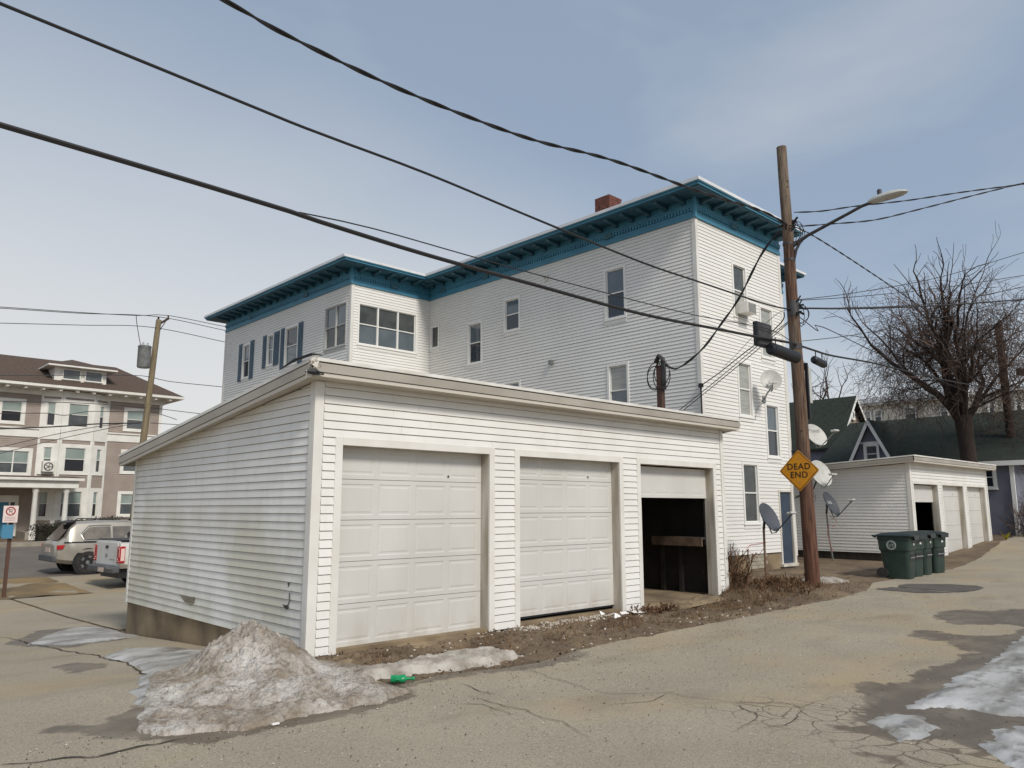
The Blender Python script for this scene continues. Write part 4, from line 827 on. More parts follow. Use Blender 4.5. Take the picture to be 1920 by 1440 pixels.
for k_, pts in WIRES.items():
    if k_[0] == 'L': continue
    p = ext.get(k_, [])+(pts[2:] if k_ in ('B', 'C') else pts)
    if k_[0] == 'R': a_, b_ = Vector(p[-1]), Vector(p[-2]); p = p+[tuple(a_+(a_-b_).normalized()*6), tuple(a_+(a_-b_).normalized()*14)]
    if k_ in ('A',): p = p+[tuple(pole_at(7.8)+Vector((-.1, 0, 0)))]
    if k_ in ('B',): p = p+[tuple(pole_at(5.9)+Vector((-.12, 0, 0)))]
    if k_ in ('C', 'C2'): p = p+[tuple(pole_at(5.12)+Vector((-.1, -.06, 0)))]
    if k_ == 'F': p = [tuple(pole_at(7.7))]+p+[(11.0, 2.7, 5.2), (11.0, 2.8, 5.0)]
    if k_ == 'CR': p = [tuple(pole_at(5.1))]+p
    if k_ == 'G': p = p[:-1]+[(12.86, 2.86, 4.92)]
    if k_ == 'I': p = [tuple(pole_at(5.9))]+p+[(14.05, 2.85, 5.6)]
    wire('overhead_cable', p, lab[k_][1], lab[k_][0], twist=lab[k_][2])
wire('overhead_cable', [pole_at(7.75), (11.9, -.72, 7.93), (16, -.4, 8.0), (22, .03, 7.95), (34.9, 1.0, 7.8)], .01, 'wavy cable slanting down from the pole top into the tree', twist=1.0)
wire('overhead_cable', [pole_at(5.85), (11.6, -.75, 5.72), (12.1, -.72, 5.66), (12.4, -.7, 5.8), (18, -.3, 5.75), (34.9, 1.0, 5.9)], .01, 'kinked thin cable slanting down right below the level cable')
wire('overhead_cable', [pole_at(4.95), (20.5, 3.1, 6.0), (38.5, 10.0, 8.0)], .008, 'thin wire going down to the dark green gable roof')
# short service mast behind the garage
MA = thing('service_mast', 'short brown wooden mast with coiled cables behind the near garage roof', 'service mast', (11.0, 2.84, 0))
mb = MB(); mb.box(10.93, 11.07, 2.77, 2.91, -.1, 5.2); mb.build('post', 'post_brown', MA)
mb = MB(); mb.tube([(11.0, 2.74, 4.6), (10.98, 2.72, 5.1), (10.98, 2.74, 5.36), (11.0, 2.86, 5.46), (11.02, 2.98, 5.3)], .06, 8); mb.build('weatherhead', 'dark_metal', MA, smooth=True)
mb = MB()
for q, (dy, dz, R) in enumerate(((-.2, .0, .3), (-.16, -.08, .34), (.22, -.1, .3), (.2, -.04, .33))):
    mb.tube([(10.9+.02*q, 2.84+dy*.6+R*.75*math.cos(t), 5.0+dz+R*math.sin(t)) for t in [k*math.pi/10 for k in range(21)]], .012, 5)
mb.build('cable_coil', 'cable', MA)
# satellite dishes
def dish(root, c, nrm, R, m, arm=1.0, el=1.12, lnb=True):
    nrm = Vector(nrm).normalized(); c = Vector(c); sx_ = nrm.cross(Vector((0, 0, 1))).normalized(); sy_ = sx_.cross(nrm)
    Mx = Matrix((sx_, sy_*el, nrm)).transposed().to_4x4(); Mx.translation = c
    prof = [(R*i/8, .10*R*(i/8)**2*2.2) for i in range(9)]; mb = MB()
    mb.lathe([(max(r, .002), z) for r, z in prof]+[(R+.008, prof[-1][1]+.002), (R+.008, prof[-1][1]-.02)]+[(max(r, .002), z-.02) for r, z in prof[::-1]], 32, Mx, cap=False); mb.build('reflector', m, root, smooth=True)
    b = c-sy_*R*el*.92+nrm*.12*R; e = c-sy_*R*.55+nrm*R*1.35*arm
    mb = MB(); mb.tube([c-nrm*.06-sy_*R*.2, c-nrm*.08-sy_*R*el, b-sy_*.06, b.lerp(e, .5)-sy_*.03, e], .016, 6); mb.build('feed_arm', 'gray_metal' if m == 'dish_light' else 'dish_gray', root, smooth=True)
    mb = MB(); q = e; to = (c-e).normalized()
    for k in ((-1, 0, 1) if R > .35 else (-.6, .6)): mb.tube([q+sx_*k*.09, q+sx_*k*.09+to*.11], [.032, .04], 8)
    mb.bar(q-sx_*.12, q+sx_*.12, .05, .05, nrm); mb.build('feed_horn', 'lamp_head', root)
    mb = MB(); mb.tube([c-nrm*.01, c-nrm*.12], .06, 8); mb.tube([c-nrm*.1, c-nrm*.14-Vector((0, 0, .22))], .035, 8); mb.build('bracket', 'dark_metal', root)
    return c-nrm*.14-Vector((0, 0, .2)), Mx
D1 = thing('satellite_dish', 'dark grey satellite dish on a rusty ground pole near the blue door', 'satellite dish', (13.75, 1.75, .05))
e_, _ = dish(D1, (13.7, 1.63, 1.46), (-.05, -.86, .42), .34, 'dish_gray', 1.5); mb = MB(); mb.tube([(13.79, 1.8, -.1), (13.74, 1.78, .7), e_], .03, 8); mb.build('ground_pole', 'rust_metal', D1, smooth=True)
mb = MB(); mb.tube([(13.76, 1.77, .75), (13.9, 2.1, .45), (14.3, 2.6, .62), (14.9, 2.84, .72), (15.8, 2.85, .75)], .006, 5); mb.build('signal_cable', 'cable_red', D1)
D2 = thing('satellite_dish', 'dark grey satellite dish on a pole before the far garage wall', 'satellite dish', (20.6, 3.1, 0))
e_, Mx = dish(D2, (20.25, 2.98, 1.82), (0, -.86, .42), .37, 'dish_gray', 1.5); mb = MB(); mb.tube([(20.66, 3.16, -.1), (20.42, 3.15, .9), e_], .028, 8); mb.build('ground_pole', 'gray_metal', D2, smooth=True)
mb = MB(); mb.tube([(20.4, 3.05, 1.2), (20.25, 3.05, 1.15), (20.2, 3.1, .9), (20.5, 3.1, .3)], .007, 5); mb.tube([(20.35, 3.05, 1.45), (20.6, 2.95, 1.3), (20.55, 3, 1.12), (20.4, 3.02, 1.13)], .009, 5); mb.build('signal_cable', 'cable_red', D2)
me = text_mesh('dish', .16); o = bpy.data.objects.new('logo', me); COL.objects.link(o); me.materials.append(MATS['label_white']); o.parent = D2; Q = Mx.copy(); Q.translation = Mx.translation+Mx.col[2].xyz*.035+Mx.col[1].xyz*.05-ORG[D2]; o.matrix_local = Q @ Matrix.Rotation(0, 4, 'Z')
D3 = thing('satellite_dish', 'light grey satellite dish bracketed high on the white house end wall', 'satellite dish', (16.1, 2.86, 4.9))
e_, _ = dish(D3, (15.62, 2.35, 5.3), (-.72, -.62, .3), .29, 'dish_light', .5, 1.05); mb = MB(); mb.tube([e_, (15.85, 2.6, 4.98), (16.12, 2.84, 4.86)], .022, 8); mb.box(16.04, 16.2, 2.835, 2.86, 4.76, 4.96); mb.tube([(15.9, 2.65, 4.95), (15.75, 2.7, 4.7), (15.6, 2.83, 4.5), (15.55, 2.85, 4.2)], .008, 5); mb.build('wall_arm', 'gray_metal', D3, smooth=True)
D4 = thing('satellite_dish', 'white satellite dish just above the yellow sign, right of the pole', 'satellite dish', (19.45, 3.75, 3.6))
e_, Mx = dish(D4, (19.75, 3.12, 4.02), (-.2, -.87, .42), .46, 'dish_light', 1.3, .85); mb = MB(); mb.tube([e_, (19.6, 3.5, 3.6), (19.46, 3.78, 3.55)], .026, 8); mb.build('wall_arm', 'dark_metal', D4, smooth=True)
me = text_mesh('DIRECTV', .14); o = bpy.data.objects.new('logo', me); COL.objects.link(o); me.materials.append(MATS['sign_black'] if False else MATS['gray_metal']); o.parent = D4; Q = Mx.copy(); Q.translation = Mx.translation+Mx.col[2].xyz*.07+Mx.col[1].xyz*.2+Mx.col[0].xyz*.02-ORG[D4]; o.matrix_local = Q
D5 = thing('satellite_dish', 'white satellite dish partly hidden behind the yellow sign', 'satellite dish', (19.45, 3.75, 2.2))
e_, _ = dish(D5, (19.62, 2.98, 2.78), (-.25, -.88, .36), .44, 'dish_light', .9, 1.0); mb = MB(); mb.tube([e_, (19.55, 3.2, 2.25), (19.47, 3.74, 2.05)], .028, 8); mb.tube([(19.5, 3.3, 2.2)]+[(19.8+.16*math.cos(t), 3.3, 2.05+.16*math.sin(t)) for t in [k*math.pi/8 for k in range(17)]], .007, 5); mb.build('wall_arm', 'dark_metal', D5, smooth=True)
# wheeled bins
BIN_L = ['dark green wheeled bin with a round pale seal, nearest of four', 'dark green wheeled bin second nearest in the row of four', 'dark green wheeled bin third in the row of four', 'dark green wheeled bin farthest of four, beside the closed garage door']
def bin_parts(root):
    def ring(w, d, z, yo=0, n=6, r=.09):
        P = []
        for (sx, sy) in ((1, -1), (1, 1), (-1, 1), (-1, -1)):
            cx, cy = sx*(w/2-r), sy*(d/2-r)+yo; a0 = math.atan2(sy, sx)-math.pi/4
            for k in range(n): t = a0+k*math.pi/2/(n-1); P.append((cx+r*math.cos(t), cy+r*math.sin(t), z))
        return P
    def loft(rings, caps=True):
        mb = MB(); n = len(rings[0])
        for R in rings: mb.v += R
        for j in range(len(rings)-1):
            for q in range(n): k = (q+1) % n; mb.f.append((j*n+q, j*n+k, (j+1)*n+k, (j+1)*n+q))
        if caps: mb.f += [tuple(range(n)), tuple(range((len(rings)-1)*n, len(rings)*n))]
        return mb
    loft([ring(.5, .56, .0, -.02), ring(.52, .58, .1, -.02), ring(.57, .66, .62, 0), ring(.58, .67, .66, 0), ring(.61, .72, .68, 0), ring(.62, .75, .92, 0), ring(.64, .79, .93, 0), ring(.64, .79, 1.0, 0)]).build('body', 'bin_green', root, smooth=True)
    lid = loft([ring(.66, .84, 1.0, -.01), ring(.68, .88, 1.01, -.01), ring(.68, .88, 1.035, -.01), ring(.6, .78, 1.06, .0), ring(.45, .6, 1.085, .02), ring(.2, .3, 1.095, .02)]).build('lid', 'bin_lid', root, smooth=True)
    mb = MB(); mb.hexa([(-.2, -.47, .93), (.2, -.47, .93), (.16, -.4, .93), (-.16, -.4, .93), (-.24, -.46, 1.03), (.24, -.46, 1.03), (.24, -.38, 1.03), (-.24, -.38, 1.03)]); mb.build('lid_lip', 'bin_lid', lid)
    mb = MB(); mb.tube([(-.22, .42, .98), (-.22, .5, 1.02), (.22, .5, 1.02), (.22, .42, .98)], .02, 8); mb.build('handle', 'bin_lid', root)
    mb = MB(); mb.tube([(-.2, -.335, .5), (.2, -.335, .5)], .014, 8); mb.build('lift_bar', 'gray_metal', root)
    mb = MB(); mb.hexa([(-.2, -.328, .42), (.2, -.328, .42), (.2, -.30, .42), (-.2, -.30, .42), (-.2, -.338, .58), (.2, -.338, .58), (.2, -.31, .58), (-.2, -.31, .58)]); mb.build('pocket', 'black_plastic', root)
    for sx in (-.31, .31):
        mb = MB(); mb.lathe([(.06, -.035), (.13, -.035), (.13, .035), (.06, .035)], 18, Matrix.Translation((sx*.9, .3, .13)) @ Matrix.Rotation(math.pi/2, 4, 'Y')); mb.build('wheel', 'tyre', root)
    mb = MB(); mb.box(-.05, .05, -.383, -.378, .8, .85); mb.build('label', 'label_white', root)
    Ms = Matrix.Translation((-.314, .05, .8)) @ Matrix.Rotation(-math.pi/2, 4, 'Y'); mb = MB()
    mb.lathe([(.098, 0), (.105, .004), (.112, 0)], 28, Ms, cap=False); mb.lathe([(.07, 0), (.074, .004), (.078, 0)], 28, Ms, cap=False); sl_ = mb.build('seal', 'seal_gray', root)
    mb = MB()
    for k in range(14):
        a = k*2*math.pi/14; p = Ms @ Vector((.088*math.cos(a), .088*math.sin(a), .003)); q = Ms @ Vector((.088*math.cos(a+.25), .088*math.sin(a+.25), .003)); mb.bar(p, q, .004, .012, (1, 0, 0))
    for a, b in (((-.04, .01), (-.01, .04)), ((-.01, .04), (.03, .0)), ((-.045, -.02), (.045, -.02)), ((-.03, -.04), (.035, -.035)), ((0, .01), (.0, .05))): mb.bar(Ms @ Vector((*a, .003)), Ms @ Vector((*b, .003)), .004, .012, (1, 0, 0))
    mb.build('emblem', 'seal_gray', sl_)
for i, (x, y, rz) in enumerate(((15.62, -.74, .1), (16.42, -.64, -.07), (17.2, -.6, .05), (18.0, -.64, -.1))):
    b = thing('wheeled_bin', BIN_L[i], 'bin', (x, y, g(x, y)+.012), 'green wheeled bins in a row', rz, True)
    bin_parts(b)
# ---------------------------------------------------------------- snow and ice
def heap(name, P, hfun, step, m, label, cat, rough=.035):
    x0, x1 = min(p[0] for p in P)-.1, max(p[0] for p in P)+.1; y0, y1 = min(p[1] for p in P)-.1, max(p[1] for p in P)+.1
    nx, ny = int((x1-x0)/step)+1, int((y1-y0)/step)+1; mb = MB(); keep = {}
    def H_(x, y):
        d = pdist(x, y, P)+.07*noise.noise((x*5, y*5, 2))+.035*noise.noise((x*15, y*15, 3))
        if d <= 0: return -.01
        h = hfun(x, y, d); r = min(1, d/.12)
        return h+r*rough*(fbm(x*3.6, y*3.6, 1, 6)*.62+.22*noise.noise((x*13, y*13, 6))+.3*noise.noise((x*29, y*29, 8))-.3*max(0, noise.noise((x*8, y*8, 21))))*(.35+min(1, h*4))
    hs = [[H_(x0+i*step, y0+j*step) for i in range(nx)] for j in range(ny)]
    def vid(i, j):
        if (i, j) not in keep:
            x, y = x0+i*step, y0+j*step; keep[(i, j)] = len(mb.v); mb.v.append((x, y, g(x, y)+.012+max(-.01, hs[j][i])))
        return keep[(i, j)]
    for j in range(ny-1):
        for i in range(nx-1):
            if max(hs[j][i], hs[j][i+1], hs[j+1][i], hs[j+1][i+1]) > 0: mb.f.append((vid(i, j), vid(i+1, j), vid(i+1, j+1), vid(i, j+1)))
    return tag(mb.build(name, m, smooth=80, recalc=False), label, cat)
PILE = [(-2.38, -1.72), (-2.21, -2.08), (-1.76, -2.24), (-1.24, -2.2), (-.82, -2.25), (-.43, -2.25), (-.11, -2.12), (-.24, -1.7), (.3, -1.15), (.12, -.6), (-.03, -.1), (-.03, .9), (-.3, 1.35), (-.9, .95), (-1.55, .4), (-1.87, -.41), (-2.07, -1.02)]
def hp(x, y, d):
    r = math.hypot((x+.7)/.6, (y+.1)/.95); e = .5*max(0, 1-r*.92)**1.05; r2 = math.hypot((x+1.15)/.55, (y+.85)/.7); e2 = .12*max(0, 1-r2*.75)**1.2; e3 = math.exp(-((x+.9)**2/.6+(y+1.65)**2/.2))*.07
    return min(d*.75+.02, .04+e+e2+e3)+.05*fbm(x*2.2, y*2.2, 4)*min(1, d*3)
heap('snow_pile', PILE, hp, .016, 'snow', 'dirty grey snow pile heaped against the near garage corner', 'snow pile', .075)
STRIP = [(-.43, -1.5), (.07, -1.52), (.66, -1.6), (1.11, -1.74), (1.9, -1.62), (1.7, -1.42), (2.0, -1.22), (1.56, -1.02), (.96, -.98), (.45, -1.08), (.0, -1.15)]
heap('snow_bank', STRIP, lambda x, y, d: min(d*.7+.015, .085)+.02*fbm(x*4, y*4, 4), .022, 'snow_clean', 'long low bank of grey snow along the garage verge', 'snow bank', .05)
heap('snow_patch', [(11.9, -.55), (12.6, -.6), (13.6, -.35), (13.9, .1), (13.2, .5), (12.4, .35), (11.7, .1)], lambda x, y, d: min(d*.3+.05, .12), .05, 'snow_clean', 'thin snow patch on the ground just behind the utility pole', 'snow patch')
for P, l in (([(-1.5, 6.0), (-1.12, 5.13), (-.6, 5.2), (-.04, 5.35), (-.04, 7.4), (-.4, 7.7), (-.92, 7.1)], 'flat pale ice patch beside the rear garage corner'), ([(-1.28, 3.01), (-.8, 3.6), (-.3, 3.0), (-.3, 1.8), (-.6, .9), (-1.5, .3), (-1.75, -.5), (-2.1, -.9), (-1.95, -.3), (-1.45, .9), (-1.3, 1.99)], 'blue grey ice sheet between the snow pile and driveway'),
             ([(2.6, -5.55), (3.3, -5.5), (4.51, -5.42), (4.96, -5.48), (7.2, -5.25), (9.5, -5.1), (9.4, -6.3), (5.5, -7.0), (3.6, -6.9), (2.98, -6.19), (3.01, -5.86)], 'large streaky ice sheet at the right edge of the alley'), ([(1.98, -5.5), (2.33, -5.52), (2.5, -5.75), (2.2, -5.95), (1.78, -6.0), (1.62, -5.87)], 'small separate ice patch on the cracked pavement'), ([(1.95, -6.32), (2.5, -6.3), (3.2, -6.6), (2.6, -7.2), (1.5, -6.9), (1.55, -6.55)], 'ice sheet in the bottom right corner of the alley')):
    heap('ice_patch', P, lambda x, y, d: min(d*.2+.006, .034)+.008*fbm(x*3, y*3, 2), .045, 'ice', l, 'ice patch', .012)
# ---------------------------------------------------------------- taupe apartment building across the street
LB = thing('apartment_building', 'taupe three storey building with white trim, bay windows and brown hip roof', 'building', (4, 46, 0))
YB = 46.0; f0 = Fr((0, YB, 0), (1, 0, 0), (0, -1, 0))
rows = ((6.78, 8.32), (3.98, 5.55), (1.2, 2.84))
HL = [(4.45, 5.9, *rows[0]), (11.5, 12.95, *rows[0]), (4.3, 6.5, 3.7, 5.35), (11.5, 12.95, *rows[1]), (11.5, 12.95, *rows[2]), (4.6, 6.0, .1, 2.5)]
siding(f0, -9, 13.78, .4, 9.0, 0, .115, .015, 'taupe', LB, HL+[(6.7, 10.55, .4, 9.0)])
mb = MB(); mb.box(-9, 13.7, YB+.07, YB+9, -.5, 9.2); mb.build('wall_core', 'taupe', LB)
for (a, b, c, d), u_, l_ in ((HL[0], 'lb_glass', 'lb_glass_black'), (HL[1], 'lb_glass', 'lb_glass_dark'), (HL[3], 'lb_glass', 'lb_glass_dark'), (HL[4], 'lb_glass', 'lb_glass_dark')): window(LB, f0, a, b, c, d, u_, l_, 'lb_white', .2, .5, .0)
window(LB, f0, *HL[2], 'lb_glass', 'lb_glass_dark', 'lb_white', .2, .45, 0, mull=(5.5,))
mb = MB(); f0.box(mb, 13.72, 13.9, .3, 8.75, -.1, .06); mb.build('corner_trim', 'lb_white', LB)
mb = MB(); f0.box(mb, -9, 6.7, 6.04, 6.56, -.02, .05); f0.box(mb, 10.55, 13.9, 6.04, 6.56, -.02, .05); f0.box(mb, -9, 14, 8.66, 9.06, -.02, .05); f0.box(mb, -9, 6.7, 6.52, 6.6, .05, .12); f0.box(mb, 10.55, 13.95, 6.52, 6.6, .05, .12); mb.build('belt_course', 'lb_white', LB)
bay = [(6.7, YB), (7.8, YB-.4), (9.65, YB-.4), (10.6, YB)]
for i in range(3):
    a, b = Vector((*bay[i], 0)), Vector((*bay[i+1], 0)); U = (b-a).normalized(); Nn = Vector((U.y, -U.x, 0)); L = (b-a).length; fb = Fr(a, U, Nn)
    hol = []
    mb = MB()
    for z0, z1 in rows:
        hol.append((.12, L-.12, z0-.15, z1+.15))
    siding(fb, 0, L, .4, 9.0, 0, .115, .015, 'taupe', LB, hol+[(0, L, 5.95, 6.6), (0, L, 8.6, 9)])
    for k, (z0, z1) in enumerate(rows):
        window(LB, fb, .12, L-.12, z0-.15, z1+.15, 'lb_glass', 'lb_glass_dark' if (i+k) % 2 else 'lb_glass_black', 'lb_white', .24 if i == 1 else .25, .5, 0)
    fb.box(mb, 0, L, 5.95, 6.6, -.05, .05); fb.box(mb, 0, L, 8.6, 9.0, -.05, .05); fb.box(mb, 0, .12, .4, 8.6, -.03, .035); fb.box(mb, L-.12, L, .4, 8.6, -.03, .035); mb.build('bay_trim', 'lb_white', LB)
mb = MB(); mb.box(6.98, 7.58, YB-.6, YB-.1, 3.95, 4.6); ac = mb.build('air_conditioner', 'lb_white', LB); mb = MB(); mb.lathe([(.2, 0), (.23, .02), (.26, 0)], 20, Matrix.Translation((7.28, YB-.605, 4.25)) @ Matrix.Rotation(math.pi/2, 4, 'X'), cap=False)
for k in range(5): a = k*1.257; mb.bar((7.28, YB-.61, 4.25), (7.28+.2*math.cos(a), YB-.61, 4.25+.2*math.sin(a)), .02, .06, (0, 1, 0))
mb.build('fan', 'dark_metal', ac)
E0 = [(-10, 44.9, 9.22), (14.95, 44.9, 9.22), (14.95, 56, 9.22), (-10, 56, 9.22)]; R0 = [(-6, 50.3, 11.65), (12.0, 50.3, 11.65)]
mb = MB(); mb.poly([E0[0], E0[1], R0[1], R0[0]]); mb.poly([E0[1], E0[2], R0[1]]); mb.poly([E0[2], E0[3], R0[0], R0[1]]); mb.poly([E0[3], E0[0], R0[0]]); rf = mb.build('roof', 'shingle_brown', LB)
mb = MB(); mb.box(-10, 14.95, 44.88, 45.0, 9.06, 9.215); mb.box(14.83, 14.95, 45.0, 56, 9.06, 9.215); mb.box(-10, 14.83, 45.0, 56, 9.05, 9.075); mb.build('eave', 'lb_white', rf)
for i in range(26):
    x = -9.5+i*.94; mb = MB(); mb.box(x, x+.16, 45.02, 45.95, 8.9, 9.05); mb.build('rafter_tail', 'lb_white', rf)
mb = MB(); mb.box(7.25, 10.25, 45.95, 49, 9.5, 10.62); dm = mb.build('dormer', 'lb_white', LB)
fd = Fr((7.25, 45.88, 0), (1, 0, 0), (0, -1, 0))
for a in (.42, 1.7): window(LB, fd, a, a+1.05, 9.78, 10.45, None, 'lb_glass_dark', 'lb_white', .06, .5, 0)
mb = MB(); A = [(6.75, 45.4, 10.62), (10.75, 45.4, 10.62), (10.75, 50, 10.62), (6.75, 50, 10.62)]; pk = [(8.6, 47.8, 11.4), (8.9, 50.5, 11.4)]
mb.poly([A[0], A[1], pk[0]]); mb.poly([A[1], A[2], pk[1], pk[0]]); mb.poly([A[3], A[0], pk[0], pk[1]]); mb.build('dormer_roof', 'shingle_brown', LB); mb = MB(); mb.box(6.75, 10.75, 45.39, 50, 10.52, 10.615); mb.build('dormer_eave', 'lb_white', LB)
mb = MB(); mb.box(-8, 8.5, 43.3, 45.99, 2.92, 3.35); mb.box(-8.2, 8.75, 43.1, 45.99, 3.351, 3.5); pr = mb.build('porch_roof', 'lb_white', LB); mb = MB(); mb.hexa([(-8.2, 43.1, 3.501), (8.75, 43.1, 3.501), (8.75, 45.99, 3.501), (-8.2, 45.99, 3.501), (-8.2, 43.1, 3.52), (8.75, 43.1, 3.52), (8.75, 45.99, 3.7), (-8.2, 45.99, 3.7)]); mb.build('porch_shingles', 'shingle_brown', pr)
for x in (6.35, 7.95):
    mb = MB(); mb.lathe([(.2, -.1), (.2, .45), (.16, .5), (.13, 2.6), (.18, 2.7), (.2, 2.92)], 14, Matrix.Translation((x, 43.6, 0))); mb.build('column', 'lb_white', LB, smooth=True)
mb = MB(); mb.box(6.0, 8.3, 43.5, 45.9, -.3, .4); mb.build('porch_floor', 'concrete_gray', LB)
mb = MB(); f0.box(mb, 4.6, 6.0, .1, 2.5, -.06, .06); dr = mb.build('entrance_frame', 'lb_white', LB); mb = MB(); f0.box(mb, 4.85, 5.5, .12, 2.1, .0605, .08); mb.build('door', 'blue_sign', dr); mb = MB(); f0.box(mb, 5.6, 5.8, .6, 2.1, .0605, .075); mb.build('sidelight', 'lb_glass_black', dr)
# hedge before it
HG = thing('hedge', 'dark brown clipped hedge before the taupe building', 'hedge', (8, 41.5, -.1)); mb = MB(); rng = random.Random(5)
for i in range(5000):
    t = rng.random(); x = 6.0+t*4.2+rng.uniform(-.4, .4); y = 41.2+rng.uniform(-.55, .55); z = -.1+rng.random()**.7*(1.0+.45*t)*(1-.25*abs(y-41.2)); s = rng.uniform(.03, .08)
    a = Vector((rng.uniform(-1, 1), rng.uniform(-1, 1), rng.uniform(-1, 1))).normalized(); b = a.orthogonal().normalized(); p = Vector((x, y, z)); mb.poly([p, p+a*s*1.6, p+a*s+b*s])
mb.build('foliage', 'hedge', HG, recalc=False); mb = MB()
mb.box(6.1, 10.0, 40.85, 41.55, -.3, .75); mb.build('core', 'hedge', HG)
# ---------------------------------------------------------------- distant utility pole with transformer
LP = thing('utility_pole', 'weathered grey utility pole with a transformer, left of the white house', 'utility pole', (7.05, 28.5, -.3))
lean_pole(LP, (6.95, 28.5, -.6), (7.5, 28.5, 10.42), .17, .12, 'pole_gray')
mb = MB(); mb.lathe([(.25, 8.05), (.28, 8.1), (.28, 9.0), (.3, 9.03), (.26, 9.08)], 20, Matrix.Translation((6.93, 28.35, 0))); tf = mb.build('transformer', 'gray_metal', LP, smooth=True)
mb = MB()
for dx_ in (-.1, .1): mb.lathe([(.03, 9.08), (.05, 9.12), (.03, 9.16), (.05, 9.2), (.02, 9.25)], 10, Matrix.Translation((6.95+dx_, 28.35, 0)))
mb.build('bushing', 'lamp_head', tf)
mb = MB(); mb.bar((7.5, 28.5, 10.2), (7.92, 28.45, 10.55), .1, .1); mb.tube([(7.5, 28.45, 9.8), (7.8, 28.45, 10.4)], .02, 5); mb.tube([(7.9, 28.45, 10.55), (7.9, 28.45, 10.7)], .04, 8); mb.tube([(7.48, 28.5, 10.4), (7.48, 28.5, 10.56)], .045, 8); mb.build('crossarm', 'pole_dark', LP)
ll = {'L1': 'topmost distant wire passing the grey pole', 'L2': 'second topmost distant wire passing the grey pole', 'L3': 'third distant wire from the top on the grey pole', 'L4': 'distant wire passing just below the transformer', 'L5': 'distant wire across the top windows of the taupe building', 'L6': 'wavy distant cable before the taupe building windows', 'L7': 'thick distant cable below the top windows of the taupe building', 'L8': 'thin distant wire fanning down left from the grey pole', 'L9': 'lowest distant wire fanning down left from the grey pole', 'L10': 'short distant wire behind the near garage roof edge', 'L11': 'hanging jumper wire above the transformer'}
for k_, pts in WIRES.items():
    if k_[0] == 'L':
        p = [(x, 28.42, z) for x, y, z in pts]
        if k_ not in ('L10', 'L11'):
            a, b = Vector(p[0]), Vector(p[1]); d = (a-b).normalized(); p = [tuple(a+d*9)]+p
        if k_ in ('L1', 'L2', 'L3', 'L4', 'L5', 'L10'): a, b = Vector(p[-1]), Vector(p[-2]); d = (a-b).normalized(); p = p+[tuple(a+d*3)]
        wire('distant_cable', p, .03 if k_ == 'L7' else .016, ll[k_], 'cable_gray' if k_ != 'L7' else 'cable', group='distant cables')
# ---------------------------------------------------------------- parked vehicles
def half(w, zb, zm, zbelt, wr, zr): return [(0, zb), (w*.85, zb), (w*.97, zb+.12), (w, zm), (w*.975, zbelt), (wr, zr-.05), (wr*.82, zr), (0, zr+.015)]
def car_loft(st, nm, m, root):
    mb = MB(); n = 14
    for x, *a in st:
        h_ = half(*a); R = h_+[(-y, z) for y, z in h_[-2:0:-1]]; mb.v += [(x, y, z) for y, z in R]
    for j in range(len(st)-1):
        for q in range(n): k = (q+1) % n; mb.f.append((j*n+q, j*n+k, (j+1)*n+k, (j+1)*n+q))
    mb.f += [tuple(range(n)), tuple(range((len(st)-1)*n, len(st)*n))]; return mb.build(nm, m, root, smooth=30)
def wheel(root, x, y, r, side):
    Mx = Matrix.Translation((x, y, r)) @ Matrix.Rotation(math.pi/2*side, 4, 'X')
    mb = MB(); mb.lathe([(r*.62, -.11), (r*.94, -.11), (r, -.07), (r, .07), (r*.94, .11), (r*.62, .11)], 28, Mx, cap=False); w = mb.build('wheel', 'tyre', root, smooth=True)
    mb = MB(); mb.lathe([(r*.63, .1), (r*.6, .06), (r*.58, .02)], 28, Mx, cap=False)
    for k in range(5):
        a = k*1.2566
        for o_ in (-.14, .14): mb.bar(Mx @ Vector((.05*math.cos(a), .05*math.sin(a), .07)), Mx @ Vector((r*.6*math.cos(a+o_), r*.6*math.sin(a+o_), .09)), .05, .03, Mx.to_3x3() @ Vector((0, 0, 1)))
    mb.lathe([(.06, .05), (.06, .1), (.03, .105)], 12, Mx); mb.build('rim', 'rim', w)
    mb = MB(); mb.lathe([(r*.58, .015), (.02, .012)], 20, Mx, cap=False); mb.build('brake', 'car_trim', w)
    mb = MB(); mb.lathe([(r*1.2, 0), (r*1.2, .012)], 28, Matrix.Translation((x, y+(.045 if side > 0 else -.045)*-1*0, r*1.03)) @ Matrix.Rotation(math.pi/2*side, 4, 'X') @ Matrix.Translation((0, 0, .085))); mb.build('wheel_arch', 'car_trim', root)
